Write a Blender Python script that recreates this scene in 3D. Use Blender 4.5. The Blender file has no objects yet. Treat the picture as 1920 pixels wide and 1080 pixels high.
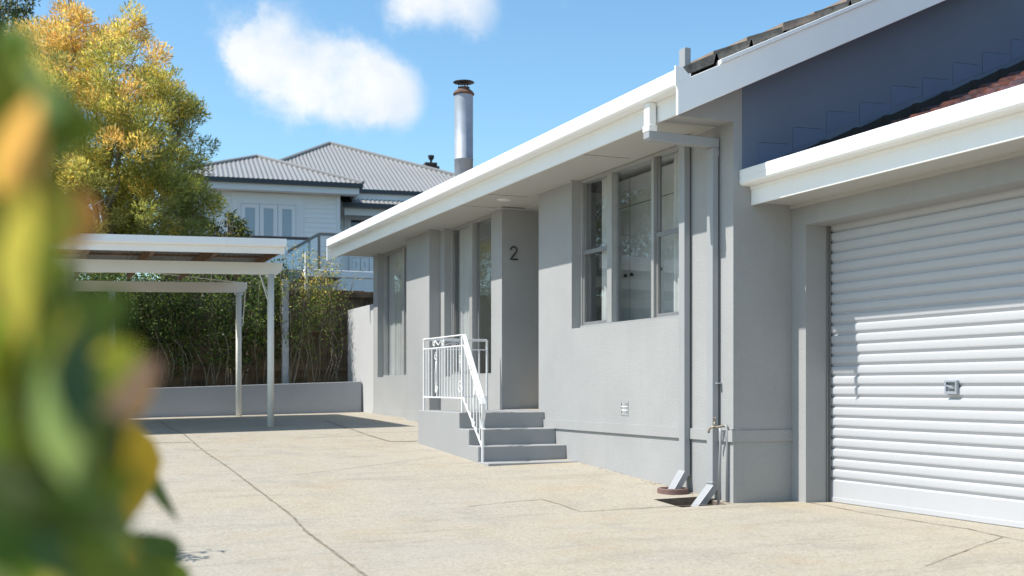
import bpy, math, random
import numpy as np
from mathutils import Vector, Matrix, noise
random.seed(7); rng = np.random.default_rng(11)
R = math.radians
scene = bpy.context.scene
C = bpy.data.collections.new('place'); scene.collection.children.link(C)

# ---------------------------------------------------------------- camera, sky, sun, exposure
# world axes: +Y runs along the long house wall, away from the camera; the camera's eye is the origin
F = 2200.0; HOR = 727.0; TH = math.atan((960-42)/F); CT = math.cos(TH); ST = math.sin(TH)
cam_d = bpy.data.cameras.new('camera'); cam = bpy.data.objects.new('camera', cam_d); C.objects.link(cam)
cam_d.sensor_width = 36; cam_d.lens = F/1920*36; cam_d.shift_y = (HOR-540)/1920
cam_d.clip_start = 0.05; cam_d.clip_end = 3000
cam.rotation_euler = (R(90), 0, -TH)
cam_d.dof.use_dof = True; cam_d.dof.focus_distance = 11.5; cam_d.dof.aperture_fstop = 2.9
scene.camera = cam

world = bpy.data.worlds.new('World'); scene.world = world; world.use_nodes = True
SUN = Vector((-1.0, 0.17, 1.46)).normalized()
EL = math.asin(SUN.z); AZ = math.atan2(SUN.x, SUN.y)
scene.view_settings.view_transform = 'Standard'; scene.view_settings.look = 'None'
scene.view_settings.exposure = 0.42; scene.view_settings.gamma = 1

def build_world():
    nt = world.node_tree; nt.nodes.clear(); N = nt.nodes.new; L = nt.links.new
    out = N('ShaderNodeOutputWorld'); bg = N('ShaderNodeBackground'); bg.inputs['Strength'].default_value = 0.145
    sky = N('ShaderNodeTexSky'); sky.sky_type = 'NISHITA'; sky.sun_disc = False
    sky.sun_elevation = EL; sky.sun_rotation = AZ; sky.air_density = 1.0; sky.dust_density = 0.6; sky.ozone_density = 2.0
    tc = N('ShaderNodeTexCoord'); nrm = N('ShaderNodeVectorMath'); nrm.operation = 'NORMALIZE'
    L(tc.outputs['Generated'], nrm.inputs[0]); d = nrm.outputs[0]
    def dirv(az, el): return (math.sin(az)*math.cos(el), math.cos(az)*math.cos(el), math.sin(el))
    # cumulus lobes: azimuth, elevation and angular radius in degrees, weight
    lobes = [(10.1,16.1,1.9,1),(11.5,16.2,2.0,1),(10.6,15.1,1.7,.8),(13.5,14.9,1.9,1),(14.9,15.1,1.8,1),(15.8,14.5,1.9,1),(17.0,14.0,1.5,.9),(12.8,13.9,1.9,.7),(14.8,13.5,1.9,.8),
             (11.6,13.6,1.7,.5),(17.1,13.1,1.2,.6),(9.9,13.7,1.2,.35),(18.0,18.1,1.7,.8),(19.8,18.4,2.0,.9),(21.2,17.9,1.4,.7),(17.1,17.6,1.2,.4),(23.9,16.1,.9,.34),(8.2,17.6,1.2,.34),(25.0,18.3,1.2,.3),
             (-60,24,11,1),(-95,34,13,1),(-140,20,14,1),(75,30,12,1),(130,24,11,1),(178,28,12,1)]
    acc = None
    nz = N('ShaderNodeTexNoise'); nz.inputs['Scale'].default_value = 30; nz.inputs['Detail'].default_value = 10; nz.inputs['Roughness'].default_value = .62
    L(d, nz.inputs['Vector'])
    warp = N('ShaderNodeVectorMath'); warp.operation = 'SCALE'; warp.inputs['Scale'].default_value = .03
    sub = N('ShaderNodeVectorMath'); sub.operation = 'SUBTRACT'; sub.inputs[1].default_value = (.5,.5,.5)
    L(nz.outputs['Color'], sub.inputs[0]); L(sub.outputs[0], warp.inputs[0])
    ad = N('ShaderNodeVectorMath'); ad.operation = 'ADD'; L(d, ad.inputs[0]); L(warp.outputs[0], ad.inputs[1])
    for az, el, rad, w in lobes:
        ds = N('ShaderNodeVectorMath'); ds.operation = 'DISTANCE'; L(ad.outputs[0], ds.inputs[0]); ds.inputs[1].default_value = dirv(R(az), R(el))
        mr = N('ShaderNodeMapRange'); mr.interpolation_type = 'SMOOTHSTEP'
        L(ds.outputs['Value'], mr.inputs['Value']); mr.inputs['From Min'].default_value = R(rad)*1.4; mr.inputs['From Max'].default_value = R(rad)*.25
        mr.inputs['To Max'].default_value = w
        if acc is None: acc = mr.outputs[0]
        else:
            a = N('ShaderNodeMath'); a.operation = 'ADD'; L(acc, a.inputs[0]); L(mr.outputs[0], a.inputs[1]); acc = a.outputs[0]
    nz2 = N('ShaderNodeTexNoise'); nz2.inputs['Scale'].default_value = 15; nz2.inputs['Detail'].default_value = 12; nz2.inputs['Roughness'].default_value = .66; L(d, nz2.inputs['Vector'])
    m = N('ShaderNodeMath'); m.operation = 'MULTIPLY_ADD'; L(nz2.outputs['Fac'], m.inputs[0]); m.inputs[1].default_value = 2.6; m.inputs[2].default_value = -1.42
    cl_ = N('ShaderNodeMath'); cl_.operation = 'MINIMUM'; L(acc, cl_.inputs[0]); cl_.inputs[1].default_value = 1.6
    gt = N('ShaderNodeMapRange'); L(acc, gt.inputs['Value']); gt.inputs['From Max'].default_value = .25
    mg = N('ShaderNodeMath'); mg.operation = 'MULTIPLY'; L(m.outputs[0], mg.inputs[0]); L(gt.outputs[0], mg.inputs[1])
    a2 = N('ShaderNodeMath'); a2.operation = 'ADD'; L(cl_.outputs[0], a2.inputs[0]); L(mg.outputs[0], a2.inputs[1])
    mk = N('ShaderNodeMapRange'); mk.interpolation_type = 'SMOOTHSTEP'; L(a2.outputs[0], mk.inputs['Value'])
    mk.inputs['From Min'].default_value = .10; mk.inputs['From Max'].default_value = 1.75; mk.inputs['To Max'].default_value = .97
    hs = N('ShaderNodeHueSaturation'); hs.inputs['Saturation'].default_value = 1.12; hs.inputs['Value'].default_value = 1.0
    L(sky.outputs[0], hs.inputs['Color'])
    nz3 = N('ShaderNodeTexNoise'); nz3.inputs['Scale'].default_value = 13; nz3.inputs['Detail'].default_value = 5; L(d, nz3.inputs['Vector'])
    cr = N('ShaderNodeMapRange'); cr.inputs['From Min'].default_value = .38; cr.inputs['From Max'].default_value = .62; L(nz3.outputs['Fac'], cr.inputs['Value'])
    cc = N('ShaderNodeMix'); cc.data_type = 'RGBA'; L(cr.outputs[0], cc.inputs['Factor']); cc.inputs['A'].default_value = (4.2,4.6,5.1,1); cc.inputs['B'].default_value = (5.35,5.4,5.45,1)
    tn = N('ShaderNodeVectorMath'); tn.operation = 'MULTIPLY'; L(hs.outputs[0], tn.inputs[0]); tn.inputs[1].default_value = (.98, 1.12, 1.06)
    mix = N('ShaderNodeMix'); mix.data_type = 'RGBA'; L(mk.outputs[0], mix.inputs['Factor']); L(tn.outputs[0], mix.inputs['A']); L(cc.outputs['Result'], mix.inputs['B'])
    L(mix.outputs['Result'], bg.inputs['Color']); L(bg.outputs[0], out.inputs['Surface'])
build_world()

sd = bpy.data.lights.new('sun', 'SUN'); sd.energy = 5.0; sd.angle = R(.5); sd.color = (1, .955, .88)
so = bpy.data.objects.new('sun', sd); C.objects.link(so); so.rotation_euler = SUN.to_track_quat('Z', 'Y').to_euler()

# ---------------------------------------------------------------- helpers
def ray(u, v):
    x = (u-960)/F; return (x*CT+ST, CT-x*ST, (HOR-v)/F)
def yat(u, X):                     # Y of a picture column on the plane X
    r = ray(u, 0); return r[1]/r[0]*X
def onX(u, v, X): r = ray(u, v); t = X/r[0]; return Vector((X, r[1]*t, r[2]*t))
def onY(u, v, Y): r = ray(u, v); t = Y/r[1]; return Vector((r[0]*t, Y, r[2]*t))
def ondepth(u, v, d): r = ray(u, v); return Vector((r[0]*d, r[1]*d, r[2]*d))

class MB:
    def __init__(s): s.v = []; s.f = []; s.mi = []
    def add(s, vs, fs, m=0):
        o = len(s.v); s.v += [tuple(p) for p in vs]; s.f += [tuple(i+o for i in f) for f in fs]; s.mi += [m]*len(fs); return s
    def box(s, x0, x1, y0, y1, z0, z1, m=0):
        x0,x1 = sorted((x0,x1)); y0,y1 = sorted((y0,y1)); z0,z1 = sorted((z0,z1))
        v = [(x,y,z) for z in (z0,z1) for y in (y0,y1) for x in (x0,x1)]
        return s.add(v, [(0,2,3,1),(4,5,7,6),(0,1,5,4),(2,6,7,3),(0,4,6,2),(1,3,7,5)], m)
    def obox(s, a, b, w, h, m=0, up=Vector((0,0,1))):     # bar from a to b, w sideways, h along up
        a = Vector(a); b = Vector(b); d = (b-a).normalized(); sd_ = d.cross(up).normalized(); u = sd_.cross(d).normalized()
        v = []
        for p in (a, b):
            for i, j in ((-1,-1),(1,-1),(1,1),(-1,1)): v.append(p+sd_*(w/2*i)+u*(h/2*j))
        return s.add(v, [(0,1,2,3),(7,6,5,4),(0,4,5,1),(1,5,6,2),(2,6,7,3),(3,7,4,0)], m)
    def prism(s, prof, axis, a, b, m=0):                    # profile (2D) swept along an axis; axis 'y': profile is (x,z); 'x': (y,z); 'z': (x,y)
        n = len(prof); vs = []
        for t in (a, b):
            for p, q in prof:
                vs.append({'y': (p,t,q), 'x': (t,p,q), 'z': (p,q,t)}[axis])
        fs = [tuple(range(n))[::-1], tuple(range(n, 2*n))] + [(i, (i+1) % n, n+(i+1) % n, n+i) for i in range(n)]
        return s.add(vs, fs, m)
    def tube(s, pts, r, n=8, m=0, caps=True, flat=None):
        pts = [Vector(p) for p in pts]; k = len(pts); rs = r if isinstance(r, (list, tuple)) else [r]*k
        vs = []; prev = None
        for i, p in enumerate(pts):
            t = ((pts[min(i+1,k-1)]-p).normalized() + (p-pts[max(i-1,0)]).normalized())
            t = t.normalized() if t.length > 1e-6 else Vector((0,0,1))
            if prev is None:
                ref = Vector((0,0,1)) if abs(t.z) < .9 else Vector((1,0,0)); u = t.cross(ref).normalized()
            else:
                u = (prev - t*prev.dot(t)); u = u.normalized() if u.length > 1e-6 else t.orthogonal().normalized()
            prev = u; w = t.cross(u)
            for j in range(n):
                a = 2*math.pi*(j+.5)/n; vs.append(p+u*(math.cos(a)*rs[i])+w*(math.sin(a)*rs[i]*(flat or 1)))
        fs = [(i*n+j, i*n+(j+1) % n, (i+1)*n+(j+1) % n, (i+1)*n+j) for i in range(k-1) for j in range(n)]
        if caps: fs += [tuple(range(n))[::-1], tuple((k-1)*n+j for j in range(n))]
        return s.add(vs, fs, m)
    def lathe(s, prof, cx, cy, n=24, m=0):                  # prof: (radius, z)
        vs = [(cx+r*math.cos(2*math.pi*j/n), cy+r*math.sin(2*math.pi*j/n), z) for r, z in prof for j in range(n)]
        fs = [(i*n+j, i*n+(j+1) % n, (i+1)*n+(j+1) % n, (i+1)*n+j) for i in range(len(prof)-1) for j in range(n)]
        return s.add(vs, fs, m)
    def build(s, name, mats, parent=None, bevel=0, smooth=False, **tags):
        me = bpy.data.meshes.new(name); me.from_pydata(s.v, [], s.f)
        for mt in (mats if isinstance(mats, (list, tuple)) else [mats]): me.materials.append(mt)
        if any(s.mi): me.polygons.foreach_set('material_index', s.mi)
        if smooth: me.polygons.foreach_set('use_smooth', [True]*len(s.f))
        me.update(); o = bpy.data.objects.new(name, me); C.objects.link(o)
        import bmesh
        if len(s.f) < 20000:
            b = bmesh.new(); b.from_mesh(me); bmesh.ops.recalc_face_normals(b, faces=b.faces); b.to_mesh(me); b.free()
        if bevel:
            bv = o.modifiers.new('edge', 'BEVEL'); bv.width = bevel; bv.segments = 2; bv.limit_method = 'ANGLE'; bv.angle_limit = R(40)
        if parent: o.parent = parent; o.matrix_parent_inverse = Matrix.Translation(-parent.location)
        tag(o, **tags); return o
def tag(o, label=None, cat=None, group=None, kind=None):
    if label: o['label'] = label
    if cat: o['category'] = cat
    if group: o['group'] = group
    if kind: o['kind'] = kind
    return o
def empty(name, loc, **tags):
    o = bpy.data.objects.new(name, None); C.objects.link(o); o.location = loc; o.empty_display_size = .3; return tag(o, **tags)
def fast_mesh(name, verts, faces4, mats, mi=None, parent=None, smooth=False, attr=None, **tags):
    me = bpy.data.meshes.new(name); nv = len(verts); nf = len(faces4); k = faces4.shape[1]
    me.vertices.add(nv); me.vertices.foreach_set('co', verts.astype(np.float32).ravel())
    me.loops.add(nf*k); me.loops.foreach_set('vertex_index', faces4.astype(np.int32).ravel())
    me.polygons.add(nf); me.polygons.foreach_set('loop_start', np.arange(0, nf*k, k, dtype=np.int32))
    me.polygons.foreach_set('loop_total', np.full(nf, k, dtype=np.int32))
    for m in mats: me.materials.append(m)
    if mi is not None: me.polygons.foreach_set('material_index', mi.astype(np.int32))
    if smooth: me.polygons.foreach_set('use_smooth', np.ones(nf, dtype=bool))
    me.update(calc_edges=True); me.validate()
    o = bpy.data.objects.new(name, me); C.objects.link(o)
    if parent: o.parent = parent; o.matrix_parent_inverse = Matrix.Translation(-parent.location)
    tag(o, **tags); return o

# ---------------------------------------------------------------- materials
def mat(name, col, rough=.6, metal=0, var=.06, vscale=3, bump=0, bscale=60, spec=.5, col2=None, dirt=0, dscale=1.2, trans=0, coat=0, streak=0):
    m = bpy.data.materials.new(name); m.use_nodes = True; nt = m.node_tree; N = nt.nodes.new; L = nt.links.new
    p = nt.nodes['Principled BSDF']; p.inputs['Roughness'].default_value = rough; p.inputs['Metallic'].default_value = metal
    p.inputs['Specular IOR Level'].default_value = spec
    if coat: p.inputs['Coat Weight'].default_value = coat; p.inputs['Coat Roughness'].default_value = .12
    tc = N('ShaderNodeTexCoord'); nz = N('ShaderNodeTexNoise'); nz.inputs['Scale'].default_value = vscale; nz.inputs['Detail'].default_value = 6
    L(tc.outputs['Object'], nz.inputs['Vector'])
    c = Vector(col[:3]); a = col2 or tuple(x*(1-var) for x in c); b = col if col2 else tuple(min(1, x*(1+var)) for x in c)
    mx = N('ShaderNodeMix'); mx.data_type = 'RGBA'; mx.inputs['A'].default_value = (*a[:3], 1); mx.inputs['B'].default_value = (*b[:3], 1)
    mr = N('ShaderNodeMapRange'); mr.inputs['From Min'].default_value = .32; mr.inputs['From Max'].default_value = .68; L(nz.outputs['Fac'], mr.inputs['Value']); L(mr.outputs[0], mx.inputs['Factor'])
    res = mx.outputs['Result']
    if dirt:
        n2 = N('ShaderNodeTexNoise'); n2.inputs['Scale'].default_value = dscale; n2.inputs['Detail'].default_value = 9; n2.inputs['Roughness'].default_value = .7; L(tc.outputs['Object'], n2.inputs['Vector'])
        m2 = N('ShaderNodeMapRange'); m2.inputs['From Min'].default_value = .52; m2.inputs['From Max'].default_value = .75; m2.inputs['To Max'].default_value = dirt; L(n2.outputs['Fac'], m2.inputs['Value'])
        x2 = N('ShaderNodeMix'); x2.data_type = 'RGBA'; L(m2.outputs[0], x2.inputs['Factor']); L(res, x2.inputs['A']); x2.inputs['B'].default_value = (c.x*.45, c.y*.42, c.z*.36, 1); res = x2.outputs['Result']
    if streak:
        mp = N('ShaderNodeMapping'); mp.inputs['Scale'].default_value = (6, 6, .35); L(tc.outputs['Object'], mp.inputs['Vector'])
        n3 = N('ShaderNodeTexNoise'); n3.inputs['Scale'].default_value = 1.6; n3.inputs['Detail'].default_value = 8; n3.inputs['Roughness'].default_value = .7; L(mp.outputs[0], n3.inputs['Vector'])
        m3 = N('ShaderNodeMapRange'); m3.inputs['From Min'].default_value = .52; m3.inputs['From Max'].default_value = .72; m3.inputs['To Max'].default_value = streak; L(n3.outputs['Fac'], m3.inputs['Value'])
        x3 = N('ShaderNodeMix'); x3.data_type = 'RGBA'; L(m3.outputs[0], x3.inputs['Factor']); L(res, x3.inputs['A']); x3.inputs['B'].default_value = (c.x*.62, c.y*.60, c.z*.56, 1); res = x3.outputs['Result']
    L(res, p.inputs['Base Color'])
    if bump:
        nb = N('ShaderNodeTexNoise'); nb.inputs['Scale'].default_value = bscale; nb.inputs['Detail'].default_value = 4; L(tc.outputs['Object'], nb.inputs['Vector'])
        bp = N('ShaderNodeBump'); bp.inputs['Strength'].default_value = bump; bp.inputs['Distance'].default_value = .01; L(nb.outputs['Fac'], bp.inputs['Height']); L(bp.outputs[0], p.inputs['Normal'])
    if trans:
        tr = N('ShaderNodeBsdfTranslucent'); L(res, tr.inputs['Color']); ms = N('ShaderNodeMixShader'); ms.inputs[0].default_value = trans
        L(p.outputs[0], ms.inputs[1]); L(tr.outputs[0], ms.inputs[2]); L(ms.outputs[0], nt.nodes['Material Output'].inputs['Surface'])
    return m
def glass(name, tint=(.9,.93,.95), ior=1.6, rough=.0):
    m = bpy.data.materials.new(name); m.use_nodes = True; nt = m.node_tree; N = nt.nodes.new; L = nt.links.new; nt.nodes.clear()
    out = N('ShaderNodeOutputMaterial'); t = N('ShaderNodeBsdfTransparent'); t.inputs[0].default_value = (*tint, 1)
    g = N('ShaderNodeBsdfGlossy'); g.inputs['Roughness'].default_value = rough; g.inputs['Color'].default_value = (.95,.97,1,1)
    geo = N('ShaderNodeNewGeometry'); dt = N('ShaderNodeVectorMath'); dt.operation = 'DOT_PRODUCT'; L(geo.outputs['Incoming'], dt.inputs[0]); L(geo.outputs['Normal'], dt.inputs[1])
    def mth(op, a, b):
        n = N('ShaderNodeMath'); n.operation = op
        for i_, q in enumerate((a, b)):
            if q is None: continue
            if isinstance(q, (int, float)): n.inputs[i_].default_value = q
            else: L(q, n.inputs[i_])
        return n.outputs[0]
    f0 = 2*((ior-1)/(ior+1))**2; fr = N('ShaderNodeMath'); fr.operation = 'ADD'
    L(mth('MULTIPLY', mth('POWER', mth('SUBTRACT', 1.0, mth('ABSOLUTE', dt.outputs['Value'], None)), 5.0), 1-f0), fr.inputs[0]); fr.inputs[1].default_value = f0
    ms = N('ShaderNodeMixShader'); L(fr.outputs[0], ms.inputs[0]); L(t.outputs[0], ms.inputs[1]); L(g.outputs[0], ms.inputs[2]); L(ms.outputs[0], out.inputs['Surface'])
    return m
M = {}
M['wall'] = mat('grey_render', (.334,.336,.335), .75, streak=.11, var=.05, vscale=1.3, bump=.35, bscale=90, dirt=.05, dscale=2.5)
M['bwall'] = mat('pale_wall_paint', (.47,.47,.47), .7, var=.04, vscale=2, bump=.2, bscale=60, dirt=.15, dscale=2)
M['render2'] = mat('grey_render_step', (.305,.307,.308), .7, var=.03, vscale=2, bump=.25, bscale=120, dirt=.08, dscale=4)
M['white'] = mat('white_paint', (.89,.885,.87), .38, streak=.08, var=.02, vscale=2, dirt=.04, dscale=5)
M['white2'] = mat('white_steel', (.78,.78,.78), .3, var=.02, vscale=2)
M['trimw'] = mat('white_trim', (.78,.79,.80), .5, var=.01)
M['cream'] = mat('cream_timber_paint', (.74,.72,.66), .5, var=.03, vscale=2, bump=.1, bscale=40, dirt=.08, dscale=4)
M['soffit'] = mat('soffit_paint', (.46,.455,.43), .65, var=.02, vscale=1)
M['pipe'] = mat('grey_pipe', (.32,.33,.34), .45, var=.02, vscale=3)
M['frame'] = mat('aluminium', (.40,.40,.395), .42, metal=.3, var=.04, vscale=8)
M['rail'] = mat('aluminium_rail', (.24,.245,.255), .45, metal=.3, var=.04, vscale=8)
M['framed'] = mat('aluminium_dark', (.24,.235,.23), .5, metal=.4, var=.05, vscale=8)
M['door'] = mat('roller_door_paint', (.455,.46,.48), .36, streak=.10, var=.02, vscale=1.5, dirt=.05, dscale=3)
M['gap'] = mat('dark_gap', (.03,.028,.026), .9)
M['joint'] = mat('joint_dirt', (.20,.17,.13), .95, var=.35, vscale=9)
M['glass'] = glass('window_glass', ior=1.44)
M['glass_bg'] = glass('balustrade_glass', (.86,.91,.95), 1.45)
M['curtain'] = mat('sheer_curtain', (.76,.75,.71), .9, var=.04, vscale=4, trans=.35)
M['room'] = mat('room_paint', (.85,.85,.83), .8)
M['cab'] = mat('cabinet_paint', (.80,.80,.77), .5)
M['knob'] = mat('dark_knob', (.06,.055,.05), .35, metal=.5)
M['roomfloor'] = mat('timber_floor', (.50,.43,.34), .4, var=.3, vscale=4)
M['iron'] = mat('white_iron', (.80,.80,.80), .4, var=.04, vscale=12, dirt=.12, dscale=14)
M['black'] = mat('black_metal', (.015,.015,.016), .4)
M['tile'] = mat('roof_tile_grey', (.30,.23,.18), .85, var=.35, vscale=7, bump=.8, bscale=30, col2=(.16,.13,.11))
M['mortar'] = mat('roof_mortar', (.16,.145,.125), .95, var=.4, vscale=14, bump=1, bscale=40)
M['redtile'] = mat('glazed_tile', (.15,.055,.035), .2, var=.3, vscale=5, col2=(.045,.028,.026), bump=.2, bscale=20, coat=.5)
M['galv'] = mat('galvanised_steel', (.34,.37,.42), .55, metal=.35, var=.12, vscale=5)
M['rust'] = mat('rusty_steel', (.20,.085,.04), .8, var=.4, vscale=18, col2=(.07,.05,.045))
M['terracotta'] = mat('terracotta', (.16,.095,.085), .8, var=.2, vscale=12)
M['brass'] = mat('old_brass', (.30,.25,.19), .5, metal=.4, var=.2, vscale=20)
M['timber'] = mat('rafter_timber', (.22,.125,.07), .7, var=.3, vscale=6, col2=(.11,.07,.045))
M['dull'] = mat('dull_post_paint', (.42,.43,.44), .7, var=.15, vscale=8)
M['sheet'] = mat('roof_sheet', (.24,.24,.245), .5, metal=.5, var=.2, vscale=3)
M['fence'] = mat('fence_timber', (.30,.20,.12), .9, var=.3, vscale=4, col2=(.12,.085,.055), bump=.5, bscale=30)
M['soil'] = mat('garden_soil', (.045,.033,.022), .95, var=.4, vscale=8, bump=1, bscale=20)
M['bark'] = mat('bark', (.17,.14,.11), .9, var=.3, vscale=10, bump=.6, bscale=25)
M['stem'] = mat('pale_stem', (.20,.165,.115), .85, var=.3, vscale=6)
M['sill'] = mat('timber_sill', (.42,.32,.20), .6, var=.2, vscale=6)

# weatherboard (horizontal laps in the surface)
M['board'] = mat('weatherboard_paint', (.82,.83,.83), .55, var=.02, vscale=.5)

M['navy'] = mat('dark_gutter', (.035,.042,.055), .4)
M['corr'] = mat('corrugated_grey', (.235,.232,.225), .5, var=.05, vscale=.4, dirt=.05, dscale=.6)
M['pane'] = mat('dark_pane', (.03,.045,.06), .03, var=.02, spec=1.0)
M['blind'] = mat('pale_blue_blind', (.30,.36,.42), .12, var=.03, vscale=1, spec=.9)
M['brick'] = mat('old_brick', (.07,.045,.035), .9, var=.3, vscale=4)

def leafmat(name, c, trans=.35, rough=.5, var=.25, spec=.3):
    m = bpy.data.materials.new(name); m.use_nodes = True; nt = m.node_tree; N = nt.nodes.new; L = nt.links.new
    p = nt.nodes['Principled BSDF']; p.inputs['Roughness'].default_value = rough; p.inputs['Specular IOR Level'].default_value = spec
    g = N('ShaderNodeNewGeometry'); hsv = N('ShaderNodeHueSaturation'); hsv.inputs['Color'].default_value = (*c, 1)
    mr = N('ShaderNodeMapRange'); L(g.outputs['Random Per Island'], mr.inputs['Value']); mr.inputs['To Min'].default_value = 1-var; mr.inputs['To Max'].default_value = 1+var*1.3; L(mr.outputs[0], hsv.inputs['Value'])
    mh = N('ShaderNodeMapRange'); L(g.outputs['Random Per Island'], mh.inputs['Value']); mh.inputs['To Min'].default_value = .485; mh.inputs['To Max'].default_value = .52; L(mh.outputs[0], hsv.inputs['Hue'])
    L(hsv.outputs[0], p.inputs['Base Color']); tr = N('ShaderNodeBsdfTranslucent'); L(hsv.outputs[0], tr.inputs['Color'])
    ms = N('ShaderNodeMixShader'); ms.inputs[0].default_value = trans; L(p.outputs[0], ms.inputs[1]); L(tr.outputs[0], ms.inputs[2]); L(ms.outputs[0], nt.nodes['Material Output'].inputs['Surface'])
    return m
M['l_olive'] = leafmat('leaf_olive', (.33,.32,.09), .58); M['l_dark'] = leafmat('leaf_dark', (.05,.07,.025)); M['l_yellow'] = leafmat('leaf_yellow', (.80,.62,.14), .6)
M['l_orange'] = leafmat('leaf_orange', (.85,.52,.15), .6); M['l_green'] = leafmat('leaf_green', (.10,.17,.03)); M['l_bright'] = leafmat('leaf_bright', (.48,.47,.10), .6)
M['l_gold'] = leafmat('leaf_gold', (.50,.33,.07), .5); M['l_mid'] = leafmat('leaf_mid', (.22,.25,.05), .45); M['l_pale'] = leafmat('leaf_pale', (.68,.64,.30), .6)

def concrete():
    m = bpy.data.materials.new('driveway_concrete'); m.use_nodes = True; nt = m.node_tree; N = nt.nodes.new; L = nt.links.new
    p = nt.nodes['Principled BSDF']; p.inputs['Roughness'].default_value = .9; p.inputs['Specular IOR Level'].default_value = .25
    tc = N('ShaderNodeTexCoord')
    def nz(s, det=6, rg=.55, vec=None):
        n = N('ShaderNodeTexNoise'); n.inputs['Scale'].default_value = s; n.inputs['Detail'].default_value = det; n.inputs['Roughness'].default_value = rg; L(vec or tc.outputs['Object'], n.inputs['Vector']); return n.outputs['Fac']
    def mixc(f, a, b, lo, hi, mx=1):
        mr = N('ShaderNodeMapRange'); mr.inputs['From Min'].default_value = lo; mr.inputs['From Max'].default_value = hi; mr.inputs['To Max'].default_value = mx; L(f, mr.inputs['Value'])
        x = N('ShaderNodeMix'); x.data_type = 'RGBA'; L(mr.outputs[0], x.inputs['Factor'])
        for k, c in (('A', a), ('B', b)):
            if isinstance(c, tuple): x.inputs[k].default_value = (*c, 1)
            else: L(c, x.inputs[k])
        return x.outputs['Result']
    c = mixc(nz(.55, 5), (.35,.32,.268), (.378,.332,.255), .35, .65)
    c = mixc(nz(2.3, 8, .65), c, (.25,.23,.192), .5, .78, .75)
    c = mixc(nz(1.1, 8, .7), c, (.32,.235,.135), .54, .76, .6)        # tea-coloured stains
    mp = N('ShaderNodeMapping'); mp.inputs['Scale'].default_value = (.5, 3.2, 1); L(tc.outputs['Object'], mp.inputs['Vector'])
    c = mixc(nz(1.6, 9, .75, mp.outputs[0]), c, (.20,.18,.145), .54, .74, .75)
    vo = N('ShaderNodeTexVoronoi'); vo.inputs['Scale'].default_value = 78; L(tc.outputs['Object'], vo.inputs['Vector'])
    sp = N('ShaderNodeSeparateColor'); L(vo.outputs['Color'], sp.inputs[0])
    c = mixc(sp.outputs[0], c, (.215,.18,.14), .74, 1.0, .65)
    c = mixc(sp.outputs[1], c, (.46,.44,.39), .76, 1.0, .5)
    c = mixc(nz(38, 6, .7), c, (.23,.205,.16), .54, .76, .4); c = mixc(nz(26, 5, .7), c, (.43,.40,.34), .54, .78, .4)
    L(c, p.inputs['Base Color'])
    bp = N('ShaderNodeBump'); bp.inputs['Strength'].default_value = .5; bp.inputs['Distance'].default_value = .004; L(nz(140, 3), bp.inputs['Height'])
    b2 = N('ShaderNodeBump'); b2.inputs['Strength'].default_value = .25; b2.inputs['Distance'].default_value = .02; L(nz(3, 6), b2.inputs['Height']); L(bp.outputs[0], b2.inputs['Normal']); L(b2.outputs[0], p.inputs['Normal'])
    return m
M['concrete'] = concrete()

# ---------------------------------------------------------------- ground
_gy = [-60, 8.19, 9.27, 11.1, 13.4, 15.0, 17.0, 19.7, 60]; _gz = [-.95, -.948, -.886, -.780, -.645, -.515, -.462, -.415, -.4]
def gz(x, y): return float(np.interp(y, _gy, _gz)) - .018*min(max(5.385-x, 0), 12)
PIT = (4.87, 5.30, 8.14, 8.60)
def ground():
    xs = sorted(set(list(np.arange(-14, 13.01, .5)) + [PIT[0], PIT[1], 5.385])); ys = sorted(set(list(np.arange(-14, 19.9, .4)) + [PIT[2], PIT[3]] + _gy[1:8]))
    m = MB(); ix = {}
    for j, y in enumerate(ys):
        for i, x in enumerate(xs): ix[i, j] = len(m.v); m.v.append((x, y, gz(x, y)))
    for j in range(len(ys)-1):
        for i in range(len(xs)-1):
            cx = (xs[i]+xs[i+1])/2; cy = (ys[j]+ys[j+1])/2
            if PIT[0] < cx < PIT[1] and PIT[2] < cy < PIT[3]: continue
            m.f.append((ix[i,j], ix[i+1,j], ix[i+1,j+1], ix[i,j+1])); m.mi.append(0)
    m.build('driveway', M['concrete'], kind='structure')
    p = MB(); x0, x1, y0, y1 = PIT; zb = -1.13; e = .03
    p.add([(x0,y0,gz(x0,y0)-.001),(x1,y0,gz(x1,y0)-.001),(x1,y1,gz(x1,y1)-.001),(x0,y1,gz(x0,y1)-.001),(x0,y0,zb),(x1,y0,zb),(x1,y1,zb),(x0,y1,zb)],
          [(0,1,5,4),(1,2,6,5),(2,3,7,6),(3,0,4,7),(4,5,6,7)])
    p.build('drain_pit', mat('pit_concrete', (.16,.12,.09), .95, var=.3, vscale=10), kind='structure')
    g = MB(); B = 900
    g.add([(-B,-B,-1.6),(B,-B,-1.6),(B,19.75,-1.6),(-B,19.75,-1.6)], [(0,1,2,3)])
    g.add([(-B,19.85,.02),(B,19.85,.02),(B,B,.6),(-B,B,.6)], [(0,1,2,3)])
    g.add([(-B,19.75,-1.6),(B,19.75,-1.6),(B,19.85,.02),(-B,19.85,.02)], [(0,1,2,3)])
    g.build('terrain', M['soil'], kind='structure')
ground()

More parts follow.
